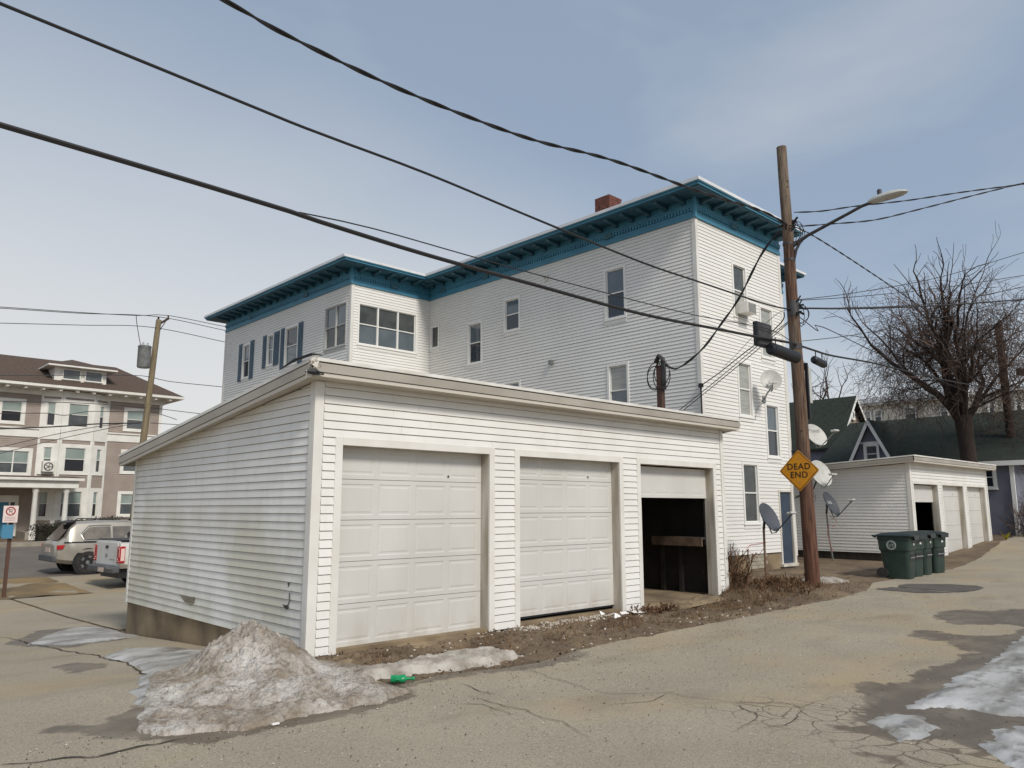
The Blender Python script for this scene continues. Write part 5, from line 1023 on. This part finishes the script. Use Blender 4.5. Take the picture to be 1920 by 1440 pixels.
def make_suv(SU, paint):
    car_loft([(0, .78, .5, .7, .9, .74, .98), (.08, .9, .4, .72, .98, .8, 1.06), (.3, .945, .36, .74, 1.04, .78, 1.2), (.45, .955, .34, .74, 1.06, .74, 1.52), (.62, .96, .33, .74, 1.06, .7, 1.68), (1.5, .965, .3, .74, 1.05, .7, 1.73), (2.8, .965, .3, .74, 1.03, .7, 1.7), (3.15, .965, .3, .74, 1.02, .72, 1.58), (3.8, .96, .3, .72, 1.0, .85, 1.06), (4.6, .92, .3, .7, .9, .75, .94), (4.9, .8, .4, .6, .75, .6, .78)], 'body', paint, SU)
    for s in (-1, 1):
        q = lambda x, t, o=.012: (x, s*((.955+(.71-.955)*t)+o), 1.06+(1.63-1.06)*t)
        for nm, pts in (('side_window', [q(.85, .12), q(1.65, .1), q(1.65, .85), q(1.0, .82), q(.78, .45)]), ('side_window', [q(1.72, .1), q(2.6, .08), q(2.6, .84), q(1.72, .85)]), ('side_window', [q(2.68, .08), q(3.5, .06), q(3.0, .8), q(2.68, .84)])):
            mb = MB(); mb.prism(pts, (0, s*.006, 0)); mb.build(nm, 'car_glass_light', SU)
        mb = MB(); mb.tube([q(1.68, .92), q(.98, .9), q(.72, .45), q(.82, .04), q(1.68, .02)], .014, 5); mb.build('window_chrome', 'chrome', SU)
        mb = MB(); mb.prism([(.03, s*.9, .82), (.03, s*.91, .96), (.26, s*.955, .97), (.2, s*.95, .84)], (0, s*.012, 0)); mb.build('tail_light', 'tail_red', SU)
        mb = MB(); mb.bar((.22, s*.95, 1.05), (3.6, s*.965, 1.02), .02, .03); mb.build('belt_trim', 'car_trim', SU)
        mb = MB(); mb.tube([(.9, s*.6, 1.74), (1.0, s*.6, 1.8), (2.6, s*.6, 1.78), (2.75, s*.6, 1.72)], .02, 6); mb.build('roof_rail', 'car_trim', SU)
        for x in (.98, 3.85): wheel(SU, x, s*.86, .38, -s)
    mb = MB(); mb.poly([(.13, -.68, 1.1), (.13, .68, 1.1), (.52, .56, 1.6), (.52, -.56, 1.6)]); mb.v = [(x-.03, y, z+.012) for x, y, z in mb.v]; mb.build('rear_window', 'car_glass', SU, recalc=False)
    mb = MB(); mb.hexa([(.3, -.62, 1.66), (.3, .62, 1.66), (.62, .6, 1.69), (.62, -.6, 1.69), (.3, -.62, 1.69), (.3, .62, 1.69), (.62, .6, 1.74), (.62, -.6, 1.74)]); mb.build('spoiler', 'car_trim', SU)
    mb = MB(); mb.box(-.06, .1, -.8, .8, .42, .62); mb.build('bumper', 'bumper_gray', SU, bevel=.03)
    mb = MB(); mb.box(-.012, .0, -.26, .26, .72, .86); mb.build('number_plate', 'plate', SU)
SU = thing('suv', 'silver suv with a roof rack parked left of the white pickup', 'suv', (2.15, 21.3, g(2.5, 21)+.01), None, .02, True)
make_suv(SU, 'paint_silver')
SU = thing('suv', 'blue grey suv mostly hidden between the white pickup and near garage wall', 'suv', (3.75, 18.7, g(2.5, 18.7)+.08), None, .0, True)
make_suv(SU, 'paint_blue')
TK = thing('pickup_truck', 'white pickup truck seen from behind beside the near garage wall', 'pickup truck', (2.55, 16.3, g(2.6, 15.5)+.01), None, .06, True)
car_loft([(0, .97, .62, .95, 1.28, .93, 1.33), (.03, .985, .58, .95, 1.28, .94, 1.335), (1.74, .99, .56, .95, 1.29, .95, 1.345), (1.76, .99, .5, .95, 1.3, .93, 1.35)], 'bed', 'paint_white', TK)
car_loft([(1.8, .98, .45, .95, 1.28, .8, 1.86), (1.9, .99, .42, .95, 1.28, .76, 1.93), (3.2, .99, .42, .95, 1.26, .76, 1.95), (3.5, .99, .42, .95, 1.24, .78, 1.85), (4.15, .99, .42, .95, 1.22, .88, 1.28), (5.5, .98, .45, .9, 1.12, .85, 1.18), (5.8, .95, .5, .8, 1.0, .8, 1.05)], 'cab', 'paint_white', TK)
mb = MB(); mb.box(.05, 1.74, -.9, .9, 1.345, 1.375); mb.build('bed_cover', 'car_trim', TK)
mb = MB(); mb.box(-.02, 0, -.78, .78, .66, 1.3); tg = mb.build('tailgate', 'paint_white', TK, bevel=.012)
mb = MB(); mb.box(-.032, -.021, -.1, .1, 1.12, 1.2); mb.build('tailgate_handle', 'car_trim', tg); mb = MB(); mb.lathe([(.06, 0), (.05, .012)], 18, Matrix.Translation((-.021, 0, .93)) @ Matrix.Scale(1.5, 4, (0, 1, 0)) @ Matrix.Rotation(-math.pi/2, 4, 'Y')); mb.build('emblem', 'gray_metal', tg)
mb = MB(); mb.box(-.0235, -.0205, -.62, -.25, .8, .83); mb.build('badge', 'gray_metal', tg)
for s in (-1, 1):
    mb = MB(); mb.box(-.03, .12, min(s*.79, s*1.0), max(s*.79, s*1.0), .74, 1.2); tl = mb.build('tail_light', 'tail_red', TK, bevel=.012)
    mb = MB()
    for a in ((-.036, -.03, .86, .975, 1.14, 1.165), (-.036, -.03, .955, .975, .9, 1.1395), (-.036, -.03, .86, .975, .78, .805), (-.036, -.03, .84, .88, .83, .87)): mb.box(a[0], a[1], min(s*a[2], s*a[3]), max(s*a[2], s*a[3]), a[4], a[5])
    mb.box(-.0, .1, min(s*1.001, s*1.006), max(s*1.001, s*1.006), .8, 1.14); mb.build('lens', 'tail_pale', tl)
    q = lambda x, t, o=.014: (x, s*((.965+(.78-.965)*t)+o), 1.3+(1.88-1.3)*t)
    for pts in ([q(1.95, .1), q(2.65, .1), q(2.65, .85), q(2.02, .82)], [q(2.75, .1), q(3.75, .06), q(3.35, .8), q(2.75, .85)]):
        mb = MB(); mb.prism(pts, (0, s*.006, 0)); mb.build('side_window', 'car_glass_light', TK)
    mb = MB(); mb.box(2.2, 2.45, min(s*.99, s*1.02), max(s*.99, s*1.02), 1.16, 1.2); mb.build('door_handle', 'chrome', TK)
    for x in (1.2, 4.75): wheel(TK, x, s*.86, .4, -s)
mb = MB(); mb.poly([(1.79, -.66, 1.38), (1.79, .66, 1.38), (1.80, .6, 1.8), (1.80, -.6, 1.8)]); mb.v = [(x-.02, y, z) for x, y, z in mb.v]; mb.build('rear_window', 'car_glass', TK, recalc=False)
mb = MB(); mb.box(-.2, .02, -.95, .95, .46, .64); bp = mb.build('bumper', 'bumper_gray', TK, bevel=.03); mb = MB(); mb.box(-.205, -.2005, -.95, -.55, .58, .63); mb.build('chrome_strip', 'chrome', bp); mb = MB(); mb.box(-.212, -.2005, -.35, .05, .48, .6); mb.build('number_plate', 'plate', bp)
mb = MB(); mb.box(.1, 5.4, -.7, .7, .3, .55); mb.build('chassis', 'car_trim', TK)
# no parking sign on a brown post
NP = thing('no_parking_sign', 'small pale no parking sign on a brown post at the left edge', 'road sign', (-.05, 15.6, g(-.05, 15.6)))
mb = MB(); mb.box(-.09, -.01, 15.56, 15.64, -.65, 1.8); mb.build('post', 'post_brown', NP)
nd = Vector((-.45, -.9, 0)).normalized(); sdv = Vector((-nd.y, nd.x, 0)); cN = Vector((-.1, 15.5, 1.57))
fS = Fr(cN-Vector((0, 0, cN.z)), sdv, nd)
mb = MB(); fS.box(mb, -.17, .17, 1.36, 1.79, 0, .006); pl_ = mb.build('plate', 'pink_sign', NP)
Mz = Matrix((sdv, Vector((0, 0, 1)), nd)).transposed().to_4x4(); Mz.translation = fS.p(0, 1.65, .008)
mb = MB(); mb.lathe([(.085, 0), (.1, .002), (.115, 0)], 24, Mz, cap=False); mb.bar(fS.p(-.07, 1.72, .011), fS.p(.07, 1.58, .011), .003, .02, nd); mb.build('no_symbol', 'sign_red', pl_)
mb = MB(); mb.bar(fS.p(-.03, 1.59, .008), fS.p(-.03, 1.71, .008), .003, .02, nd); mb.bar(fS.p(-.03, 1.70, .008), fS.p(.04, 1.70, .008), .003, .02, nd); mb.bar(fS.p(.04, 1.7, .008), fS.p(.04, 1.65, .008), .003, .02, nd); mb.bar(fS.p(-.03, 1.65, .008), fS.p(.04, 1.65, .008), .003, .02, nd); mb.build('letter', 'sign_black', pl_)
mb = MB()
for k in range(3): mb.bar(fS.p(-.12, 1.5-.04*k, .008), fS.p(.12, 1.5-.04*k, .008), .002, .012, nd)
mb.build('small_print', 'sign_red', pl_)
mb = MB(); fS.box(mb, -.16, .1, .95, 1.3, 0, .006); mb.build('lower_plate', 'blue_sign', NP)
# ---------------------------------------------------------------- houses at the right
def gable_y(root, x0, x1, y0, y1, ze, zr, oh, wall, roof, trim, zb=-.2):
    xm = (x0+x1)/2; sl_ = (zr-ze)/(xm-x0)
    mb = MB(); mb.prism([(x0, y0, zb), (x1, y0, zb), (x1, y0, ze), (xm, y0, zr-.08), (x0, y0, ze)], (0, y1-y0, 0)); mb.build('wall', wall, root)
    mb = MB(); t = .1
    for s in (-1, 1):
        xe = xm+s*(xm-x0+oh); zz = ze-sl_*oh; mb.hexa([(xm, y0-oh, zr), (xm, y1+oh, zr), (xe, y1+oh, zz), (xe, y0-oh, zz), (xm, y0-oh, zr+t), (xm, y1+oh, zr+t), (xe, y1+oh, zz+t), (xe, y0-oh, zz+t)])
    rf = mb.build('roof', roof, root)
    mb = MB()
    for s in (-1, 1):
        xe = xm+s*(xm-x0+oh); zz = ze-sl_*oh
        for yy in (y0-oh-.03,): mb.hexa([(xm, yy, zr-.16), (xm, yy+.028, zr-.16), (xe, yy+.028, zz-.16), (xe, yy, zz-.16), (xm, yy, zr+.06), (xm, yy+.028, zr+.06), (xe, yy+.028, zz+.06), (xe, yy, zz+.06)])
    mb.build('rake_board', trim, rf); return rf
HB = thing('house', 'blue grey house with a dark green roof and white gable dormer behind the far garage', 'house', (36, 4, 0))
mb = MB(); mb.box(33.0, 42, .85, 9.0, -.2, 3.62); mb.build('wall', 'wall_bluegray', HB)
mb = MB(); mb.hexa([(32.6, .3, 3.5), (32.6, 9.4, 3.5), (37.5, 9.4, 6.15), (37.5, .9, 6.15), (32.6, .3, 3.62), (32.6, 9.4, 3.62), (37.5, 9.4, 6.27), (37.5, .9, 6.27)]); mb.hexa([(42.4, .3, 3.5), (42.4, 9.4, 3.5), (37.5, 9.4, 6.15), (37.5, .9, 6.15), (42.4, .3, 3.62), (42.4, 9.4, 3.62), (37.5, 9.4, 6.27), (37.5, .9, 6.27)]); mb.poly([(32.6, .3, 3.62), (42.4, .3, 3.62), (37.5, .9, 6.27)]); rB = mb.build('roof', 'shingle_green', HB)
mb = MB(); mb.box(32.56, 32.6, .3, 9.4, 3.46, 3.66); mb.build('fascia', 'win_frame', rB)
yc = 6.52; mb = MB(); mb.prism([(32.95, yc-1.05, 3.3), (32.95, yc+1.05, 3.3), (32.95, yc+1.05, 3.7), (32.95, yc, 5.75), (32.95, yc-1.05, 3.7)], (4, 0, 0)); mb.build('dormer', 'wall_bluegray', HB)
mb = MB()
for s in (-1, 1): mb.hexa([(32.65, yc, 5.75), (37, yc, 5.75), (37, yc+s*1.3, 3.15), (32.65, yc+s*1.3, 3.15), (32.65, yc, 5.87), (37, yc, 5.87), (37, yc+s*1.34, 3.2), (32.65, yc+s*1.34, 3.2)])
mb.build('dormer_roof', 'shingle_green', rB); mb = MB()
for s in (-1, 1): mb.hexa([(32.6, yc, 5.6), (32.65, yc, 5.6), (32.65, yc+s*1.25, 3.1), (32.6, yc+s*1.25, 3.1), (32.6, yc, 5.9), (32.65, yc, 5.9), (32.65, yc+s*1.4, 3.1), (32.6, yc+s*1.4, 3.1)])
mb.box(32.88, 32.94, yc-.52, yc+.52, 4.72, 4.82); mb.build('dormer_trim', 'win_frame', rB)
fB = Fr((32.88, 0, 0), (0, 1, 0), (-1, 0, 0)); window(HB, fB, yc-.36, yc+.36, 3.75, 4.72, 'glass_dark', 'glass_dark', 'win_frame', .1, .5, 0)
fC = Fr((32.93, 0, 0), (0, 1, 0), (-1, 0, 0)); window(HB, fC, 1.45, 2.25, 2.5, 3.5, 'glass_dark', 'glass_dark', 'win_frame', .12, .5, 0); mb = MB(); fC.box(mb, .8, .95, .5, 3.46, -.05, .03); mb.build('corner_trim', 'win_frame', HB)
HC = thing('house', 'steep dark green gabled house with tan siding behind the utility pole', 'house', (40, 12, 0))
rC = gable_y(HC, 37.7, 42.3, 10.3, 17.5, 5.3, 8.0, .35, 'wall_tan', 'shingle_green', 'win_frame')
mb = MB(); mb.box(37.62, 37.695, 10.3, 17.5, -.2, 5.2); mb.build('side_wall', 'wall_bluegray', HC)
fG = Fr((37.7, 10.22, 0), (1, 0, 0), (0, -1, 0))
for u, z, w_, h_ in ((2.1, 6.75, .4, .5), (1.3, 5.0, .5, .7), (.35, 3.9, .6, 1.1), (2.9, 4.6, .6, .9)): window(HC, fG, u, u+w_, z, z+h_, None, 'glass_dark', 'win_frame', .1, .5, 0)
mb = MB(); mb.box(40.6, 41.2, 16.2, 16.8, 6.4, 8.7); mb.build('chimney', 'brick', rC)
BB = thing('beige_building', 'beige flat roofed building with a pale cornice far behind the green roofs', 'building', (70, 15, 0))
mb = MB(); mb.box(70, 84, 7.5, 22.1, 0, 11.3); mb.build('wall', 'wall_beige', BB); mb = MB(); mb.box(69.6, 84.4, 12.6, 22.5, 11.25, 11.45); mb.box(69.4, 84.6, 12.5, 22.7, 11.46, 11.95); mb.build('cornice', 'roof_edge', BB)
mb = MB(); mb.box(69.9, 84.1, 7.4, 12.4, 11.301, 11.42); mb.build('parapet', 'wall_tan', BB)
fK = Fr((69.9, 0, 0), (0, 1, 0), (-1, 0, 0))
for u0, u1 in ((19.9, 20.7), (16.9, 18.0), (14.2, 15.0), (20.9, 21.6), (10.6, 11.2), (8.6, 9.2)):
    for z in (9.5, 6.3): window(BB, fK, u0, u1, z, z+1.35, 'glass_blind', 'glass_screen', 'win_frame', .12, .5, 0)
FPo = thing('utility_pole', 'dark ivy covered utility pole at the far right of the alley', 'utility pole', (34.9, 1.25, g(34.9, 1.25)))
lean_pole(FPo, (34.95, 1.25, .2), (34.75, 1.25, 9.9), .19, .15, 'pole_dark'); mb = MB(); mb.bar((34.4, .6, 7.6), (35.2, .2, 7.6), .2, .3); mb.build('transformer_bracket', 'pole_dark', FPo)
# ---------------------------------------------------------------- bare trees and vines
IR = Vector((.726, -.688, 0))
def grow(mbL, mbS, p, d, L, r, depth, rng, droop=0.0, spread=.55):
    n = 4; pts = [p]; q = p.copy(); dd = d.copy(); rs = [r]
    for i in range(n):
        dd = (dd+Vector((rng.gauss(0, .17), rng.gauss(0, .17), rng.gauss(.02, .13)-droop*.05))).normalized(); q = q+dd*L/n; pts.append(q.copy()); rs.append(max(.008, r*(1-.42*(i+1)/n)))
    (mbL if r > .035 else mbS).tube(pts, rs, 6 if r > .08 else (4 if r > .035 else 3), cap=False)
    if depth == 0: return
    for k in range(rng.choice((1, 2, 3)) if depth > 1 else rng.choice((1, 2, 3))):
        i = rng.randint(1, n); a = rng.uniform(0, 6.283); o = dd.orthogonal().normalized(); o = Matrix.Rotation(a, 3, dd) @ o
        grow(mbL, mbS, pts[i], (dd+o*rng.uniform(.35, 1.0)*spread*1.3).normalized(), L*rng.uniform(.55, .82), rs[i]*rng.uniform(.5, .75), depth-1, rng, droop, spread)
    grow(mbL, mbS, pts[-1], dd, L*.72, rs[-1], depth-1, rng, droop, spread)
def vines(mb, rng, n, cen, su, sz, bias=0):
    for i in range(n):
        cl = lambda s: max(-1.9*s, min(1.9*s, rng.gauss(0, s)))
        u = cl(su); p = Vector(cen)+IR*u+Vector((IR.y, -IR.x, 0))*cl(1.1)+Vector((0, 0, cl(sz))); L = rng.uniform(.5, 1.8); pts = [p]; d = Vector((rng.gauss(0, .5), rng.gauss(0, .5), rng.uniform(-1, .4)))
        for k in range(4): d = (d+Vector((rng.gauss(0, .45), rng.gauss(0, .45), rng.gauss(-.15, .3)))).normalized(); p = p+d*L/4; pts.append(p.copy())
        mb.tube(pts, .0075, 3, cap=False)
TR = thing('bare_tree', 'big bare tree choked with vines behind the far garage', 'tree', (31.9, 2.1, .5))
mL, mS = MB(), MB(); rng = random.Random(12); b0 = Vector((31.9, 2.1, .3))
mL.tube([b0, b0+Vector((0, 0, 2.4)), b0+Vector((-.1, .05, 4.3)), b0+Vector((-.12, .08, 5.3))], [.36, .31, .32, .36], 12)
fk = b0+Vector((-.12, .08, 5.1))
for s, dp, up_, L, r in ((-.7, .2, 1.1, 2.9, .17), (-.45, -.4, 1.1, 2.7, .13), (-.25, .3, 1.1, 2.8, .19), (.02, -.2, 1.2, 3.0, .2), (.12, .3, 1.2, 2.9, .16), (.32, -.1, 1.1, 2.8, .18), (.55, .3, .9, 2.6, .15), (.7, -.3, .95, 2.3, .1), (-.85, 0, .8, 2.2, .1), (-.7, .3, 1.0, 2.4, .11)):
    d = (IR*s*.85+Vector((IR.y, -IR.x, 0))*dp*.6+Vector((0, 0, up_))).normalized(); grow(mL, mS, fk+IR*s*.25, d, L, r, 4, rng)
vines(mS, rng, 2300, (32, 2.2, 8.8), 1.8, 1.35); vines(mS, rng, 800, (31.9, 4.2, 8.6), .9, 1.1); vines(mS, rng, 500, (32, .4, 8.2), 1.2, 1.1); vines(mS, rng, 300, (31.8, 4.6, 6.8), .9, .7)
mL.build('trunk', 'bark', TR, smooth=True, recalc=False); mS.build('crown', 'twig', TR, recalc=False)
ivy = MB(); rng = random.Random(3); vines(ivy, rng, 600, (34.9, 1.2, 7.0), .55, 1.9); vines(ivy, rng, 300, (34.9, 1.1, 3.2), .35, 1.5); ivy.build('ivy', 'twig', FPo, recalc=False)
T2 = thing('bare_tree', 'thin bare tree showing behind the utility pole', 'tree', (51.5, 18.1, 0)); mL, mS = MB(), MB(); rng = random.Random(5); b0 = Vector((51.5, 18.1, -.2)); mL.tube([b0, b0+Vector((0, 0, 7.5))], [.25, .18], 8)
for s, up_ in ((-.2, 1.2), (.35, 1), (.7, .9), (.1, 1.1)): grow(mL, mS, b0+Vector((0, 0, 7.2)), (IR*s+Vector((0, 0, up_))).normalized(), 2.6, .13, 3, rng, 0, .7)
mL.build('trunk', 'twig_far', T2, recalc=False); mS.build('crown', 'twig_far', T2, recalc=False)
T3 = thing('brush_thicket', 'tangled brown brush at the end of the alley on the right', 'brush', (33, -.2, .6)); mS = MB(); rng = random.Random(8)
for i in range(90):
    p = Vector((rng.uniform(31.3, 36), rng.uniform(-.3, .9), 0)); p.z = g(p.x, p.y); d = Vector((rng.gauss(0, .35), rng.gauss(0, .35), 1)).normalized(); grow(mS, mS, p, d, rng.uniform(.3, .8), .012, 2, rng, 0, .8)
mS.build('stem', 'twig', T3, recalc=False, kind='stuff')
YP = thing('yellow_plant', 'small yellow weed at the far garage corner', 'plant', (29.9, .55, g(29.9, .55))); mb = MB(); rng = random.Random(4)
for i in range(60):
    a = rng.uniform(0, 6.28); d = Vector((math.cos(a)*.6, math.sin(a)*.6, 1)).normalized(); p = Vector((29.9, .55, g(29.9, .55))); s = rng.uniform(.15, .4); o = d.orthogonal()*.02; mb.poly([p-o, p+o, p+d*s])
mb.build('leaf', 'yellow_plant', YP, recalc=False)
# ---------------------------------------------------------------- verge: dead grass, leaves, gravel, litter
mb = MB(); ml = MB(); rng = random.Random(21)
def vz(x, y): return ground_z(x, y)
cnt = 0
while cnt < 10000:
    x = rng.uniform(-.1, 13.5); y = rng.uniform(edge(x)+.03, .1 if x < 9 else 1.6); w_ = fbm(x*1.1, y*1.6, 5)
    near_pole = math.exp(-((x-9.9)**2/3+(y+.3)**2/1.2))
    if .3 < x < 2.9 and y > -.3: continue
    if 6.3 < x < 8.7 and y > -.5 and rng.random() > .15: continue
    if rng.random() > .06+.75*sm(w_, -.05, .4)+near_pole or (y < edge(x)+.45 and rng.random() > .25): continue
    if inpoly(x, y, STRIP): continue
    cnt += 1; z = vz(x, y)-.005; h_ = rng.uniform(.02, .085)*(1+1.2*near_pole); a = rng.uniform(0, 6.28); d = Vector((math.cos(a)*rng.uniform(.3, 1.6), math.sin(a)*rng.uniform(.3, 1.6), 1))*h_; o = Vector((-math.sin(a), math.cos(a), 0))*.004; p = Vector((x, y, z)); mb.poly([p-o, p+o, p+d])
tag(mb.build('dead_grass', 'dead_grass', recalc=False), 'dead brown grass blades on the dirt verge', 'grass', kind='stuff')
for i in range(3800):
    x = rng.uniform(-.1, 14); y = rng.uniform(edge(x)-.05, .1 if x < 9 else 2.4)
    if inpoly(x, y, STRIP) and rng.random() > .1: continue
    p = Vector((x, y, vz(x, y)+rng.uniform(.002, .03))); s = rng.uniform(.008, .03); a = Vector((rng.gauss(0, 1), rng.gauss(0, 1), rng.gauss(0, .35))).normalized(); b = a.cross(Vector((0, 0, 1))).normalized(); ml.poly([p-a*s, p+b*s*.6, p+a*s, p-b*s*.5])
tag(ml.build('leaf_litter', 'leaf_litter', recalc=False), 'dry leaf litter strewn over the verge', 'leaves', kind='stuff')
mb = MB()
for i in range(760):
    if i < 620: x = rng.gauss(4.3, .75); y = rng.gauss(-.12, .13)
    else: x = rng.uniform(0, 9); y = rng.uniform(edge(x), 0)
    if y > .1 or y < edge(x): continue
    s = rng.uniform(.006, .02); p = Vector((x, y, vz(x, y)+s*.4)); q = [p+Vector((s*rng.uniform(.6, 1.2)*a, s*rng.uniform(.6, 1.2)*b, s*c)) for a, b, c in ((-1, -1, -.4), (1, -1, -.4), (1, 1, -.4), (-1, 1, -.4), (-.6, -.5, .5), (.5, -.6, .6), (.6, .6, .5), (-.5, .5, .6))]; mb.hexa(q)
tag(mb.build('gravel', 'gravel', recalc=False), 'white gravel bits scattered below the middle garage door', 'gravel', kind='stuff')
def weeds(x, y, n, h, rr, label):
    t = thing('dead_weed', label, 'weed', (x, y, vz(x, y))); mb = MB(); rng = random.Random(int(x*10+y*7))
    for i in range(n):
        px_ = x+rng.gauss(0, rr); py_ = y+rng.gauss(0, rr*.7); p = Vector((px_, py_, vz(px_, py_)-.02)); grow(mb, mb, p, Vector((rng.gauss(0, .3), rng.gauss(0, .3), 1)).normalized(), h*rng.uniform(.3, .7), .006, 2, rng, .2, .8)
    mb.build('stem', 'dead_stem', t, recalc=False, kind='stuff')
weeds(9.3, .0, 22, .6, .13, 'tall dead brown weeds at the right corner of the near garage')
weeds(10.2, -.5, 90, .17, .45, 'matted low dead weeds at the foot of the utility pole')
weeds(6.4, -.4, 26, .13, .16, 'reddish dead weeds beside the open garage bay')
weeds(5.9, -.3, 22, .12, .14, 'dry weeds in front of the second garage pier')
def litter(x, y, pts, m, label, name='paper_scrap', th=.006, cat='litter', zz=.02):
    z = vz(x, y)+zz if y > edge(x) else g(x, y)+.02
    mb = MB(); mb.prism([(x+a, y+b, z+c) for a, b, c in pts], (0, 0, th)); return tag(mb.build(name, m), label, cat)
litter(5.74, -.27, [(-.16, -.1, .02), (.12, -.12, .0), (.16, .09, .03), (-.12, .1, .05)], 'white_litter', 'largest white paper scrap on the verge beside the open bay')
litter(4.83, -.61, [(-.07, -.03, .0), (.07, -.05, .02), (.05, .06, .06)], 'white_litter', 'triangular white scrap on the verge, nearest the alley')
litter(4.94, -.24, [(-.05, -.03, .0), (.04, -.04, .01), (.02, .06, .05)], 'white_litter', 'small white scrap close to the middle garage door')
litter(5.37, -.34, [(-.09, -.02, .0), (.09, -.03, .0), (.08, .03, .02), (-.07, .03, .03)], 'white_litter', 'narrow white scrap beside the largest paper')
litter(-1.52, -2.3, [(-.03, -.012, 0), (.03, -.012, 0), (.03, .012, 0), (-.03, .012, 0)], 'white_litter', 'tiny white stub lying before the snow pile', 'cigarette_stub', .012)
GB = thing('plastic_bottle', 'crushed green plastic bottle at the edge of the snow bank', 'bottle', (.06, -1.72, .03)); mb = MB()
prof = [(.02, -.085), (.045, -.08), (.05, -.045), (.044, -.015), (.052, .02), (.05, .05), (.02, .08), (.016, .125)]
mb.lathe(prof, 14, Matrix.Translation((.06, -1.75, .055)) @ Matrix.Rotation(.9, 4, 'Z') @ Matrix.Rotation(math.pi/2, 4, 'X') @ Matrix.Scale(.75, 4, (0, 1, 0)))
mb.v = [(x+.008*noise.noise((x*40, y*40, z*40)), y+.008*noise.noise((x*40, y*40, z*40+9)), z+.01*noise.noise((x*40, y*40, z*40+20))) for x, y, z in mb.v]; mb.build('body', 'green_plastic', GB, smooth=True)
mb = MB(); Mc = Matrix.Translation((.06, -1.75, .055)) @ Matrix.Rotation(.9, 4, 'Z') @ Matrix.Rotation(math.pi/2, 4, 'X'); mb.lathe([(.02, .125), (.02, .15)], 10, Mc); mb.build('cap', 'green_plastic', GB)
litter(-.35, -1.6, [(-.06, -.02, .1), (.06, -.03, .1), (.05, .03, .1), (-.05, .03, .1)], 'black_plastic', 'dark flat scrap lying on the grey snow', 'dark_scrap', .01)

for nm, m_, n_, lb_ in (('grit', 'gravel', 1500, 'pale grit scattered over the alley'), ('grit', 'grit_dark', 2600, 'dark grit and crumbs scattered over the alley')):
    mb = MB()
    for i in range(n_):
        x = rng.uniform(-4.2, 13); e_ = edge(x); y = e_-abs(rng.gauss(0, 1.0)) if rng.random() < .45 else rng.uniform(-8, e_)
        s_ = rng.uniform(.003, .009); p = Vector((x, y, g(x, y)+.018)); a = rng.uniform(0, 6.28); u_ = Vector((math.cos(a), math.sin(a), 0))*s_; w_ = Vector((-u_.y, u_.x, 0))*rng.uniform(.5, 1)
        mb.poly([p+u_, p+w_, p+Vector((0, 0, s_))]); mb.poly([p+w_, p-u_, p+Vector((0, 0, s_))]); mb.poly([p-u_, p-w_, p+Vector((0, 0, s_))]); mb.poly([p-w_, p+u_, p+Vector((0, 0, s_))])
    tag(mb.build(nm, m_, recalc=False), lb_, 'grit', kind='stuff')

GROUPS = {'satellite dish': 'satellite dishes round the white house', 'utility pole': 'wooden utility poles', 'ice patch': 'ice patches on the pavement', 'litter': 'scraps of litter', 'weed': 'dead weeds on the verge', 'suv': 'parked suvs', 'garage': 'white three bay garages', 'threshold': 'concrete door thresholds', 'splice case': 'cable splice cases', 'house': 'houses behind the far garage', 'tree': 'bare trees'}
for o in list(bpy.data.objects):
    if o.parent is None and 'category' in o and 'group' not in o and o['category'] in GROUPS: o['group'] = GROUPS[o['category']]
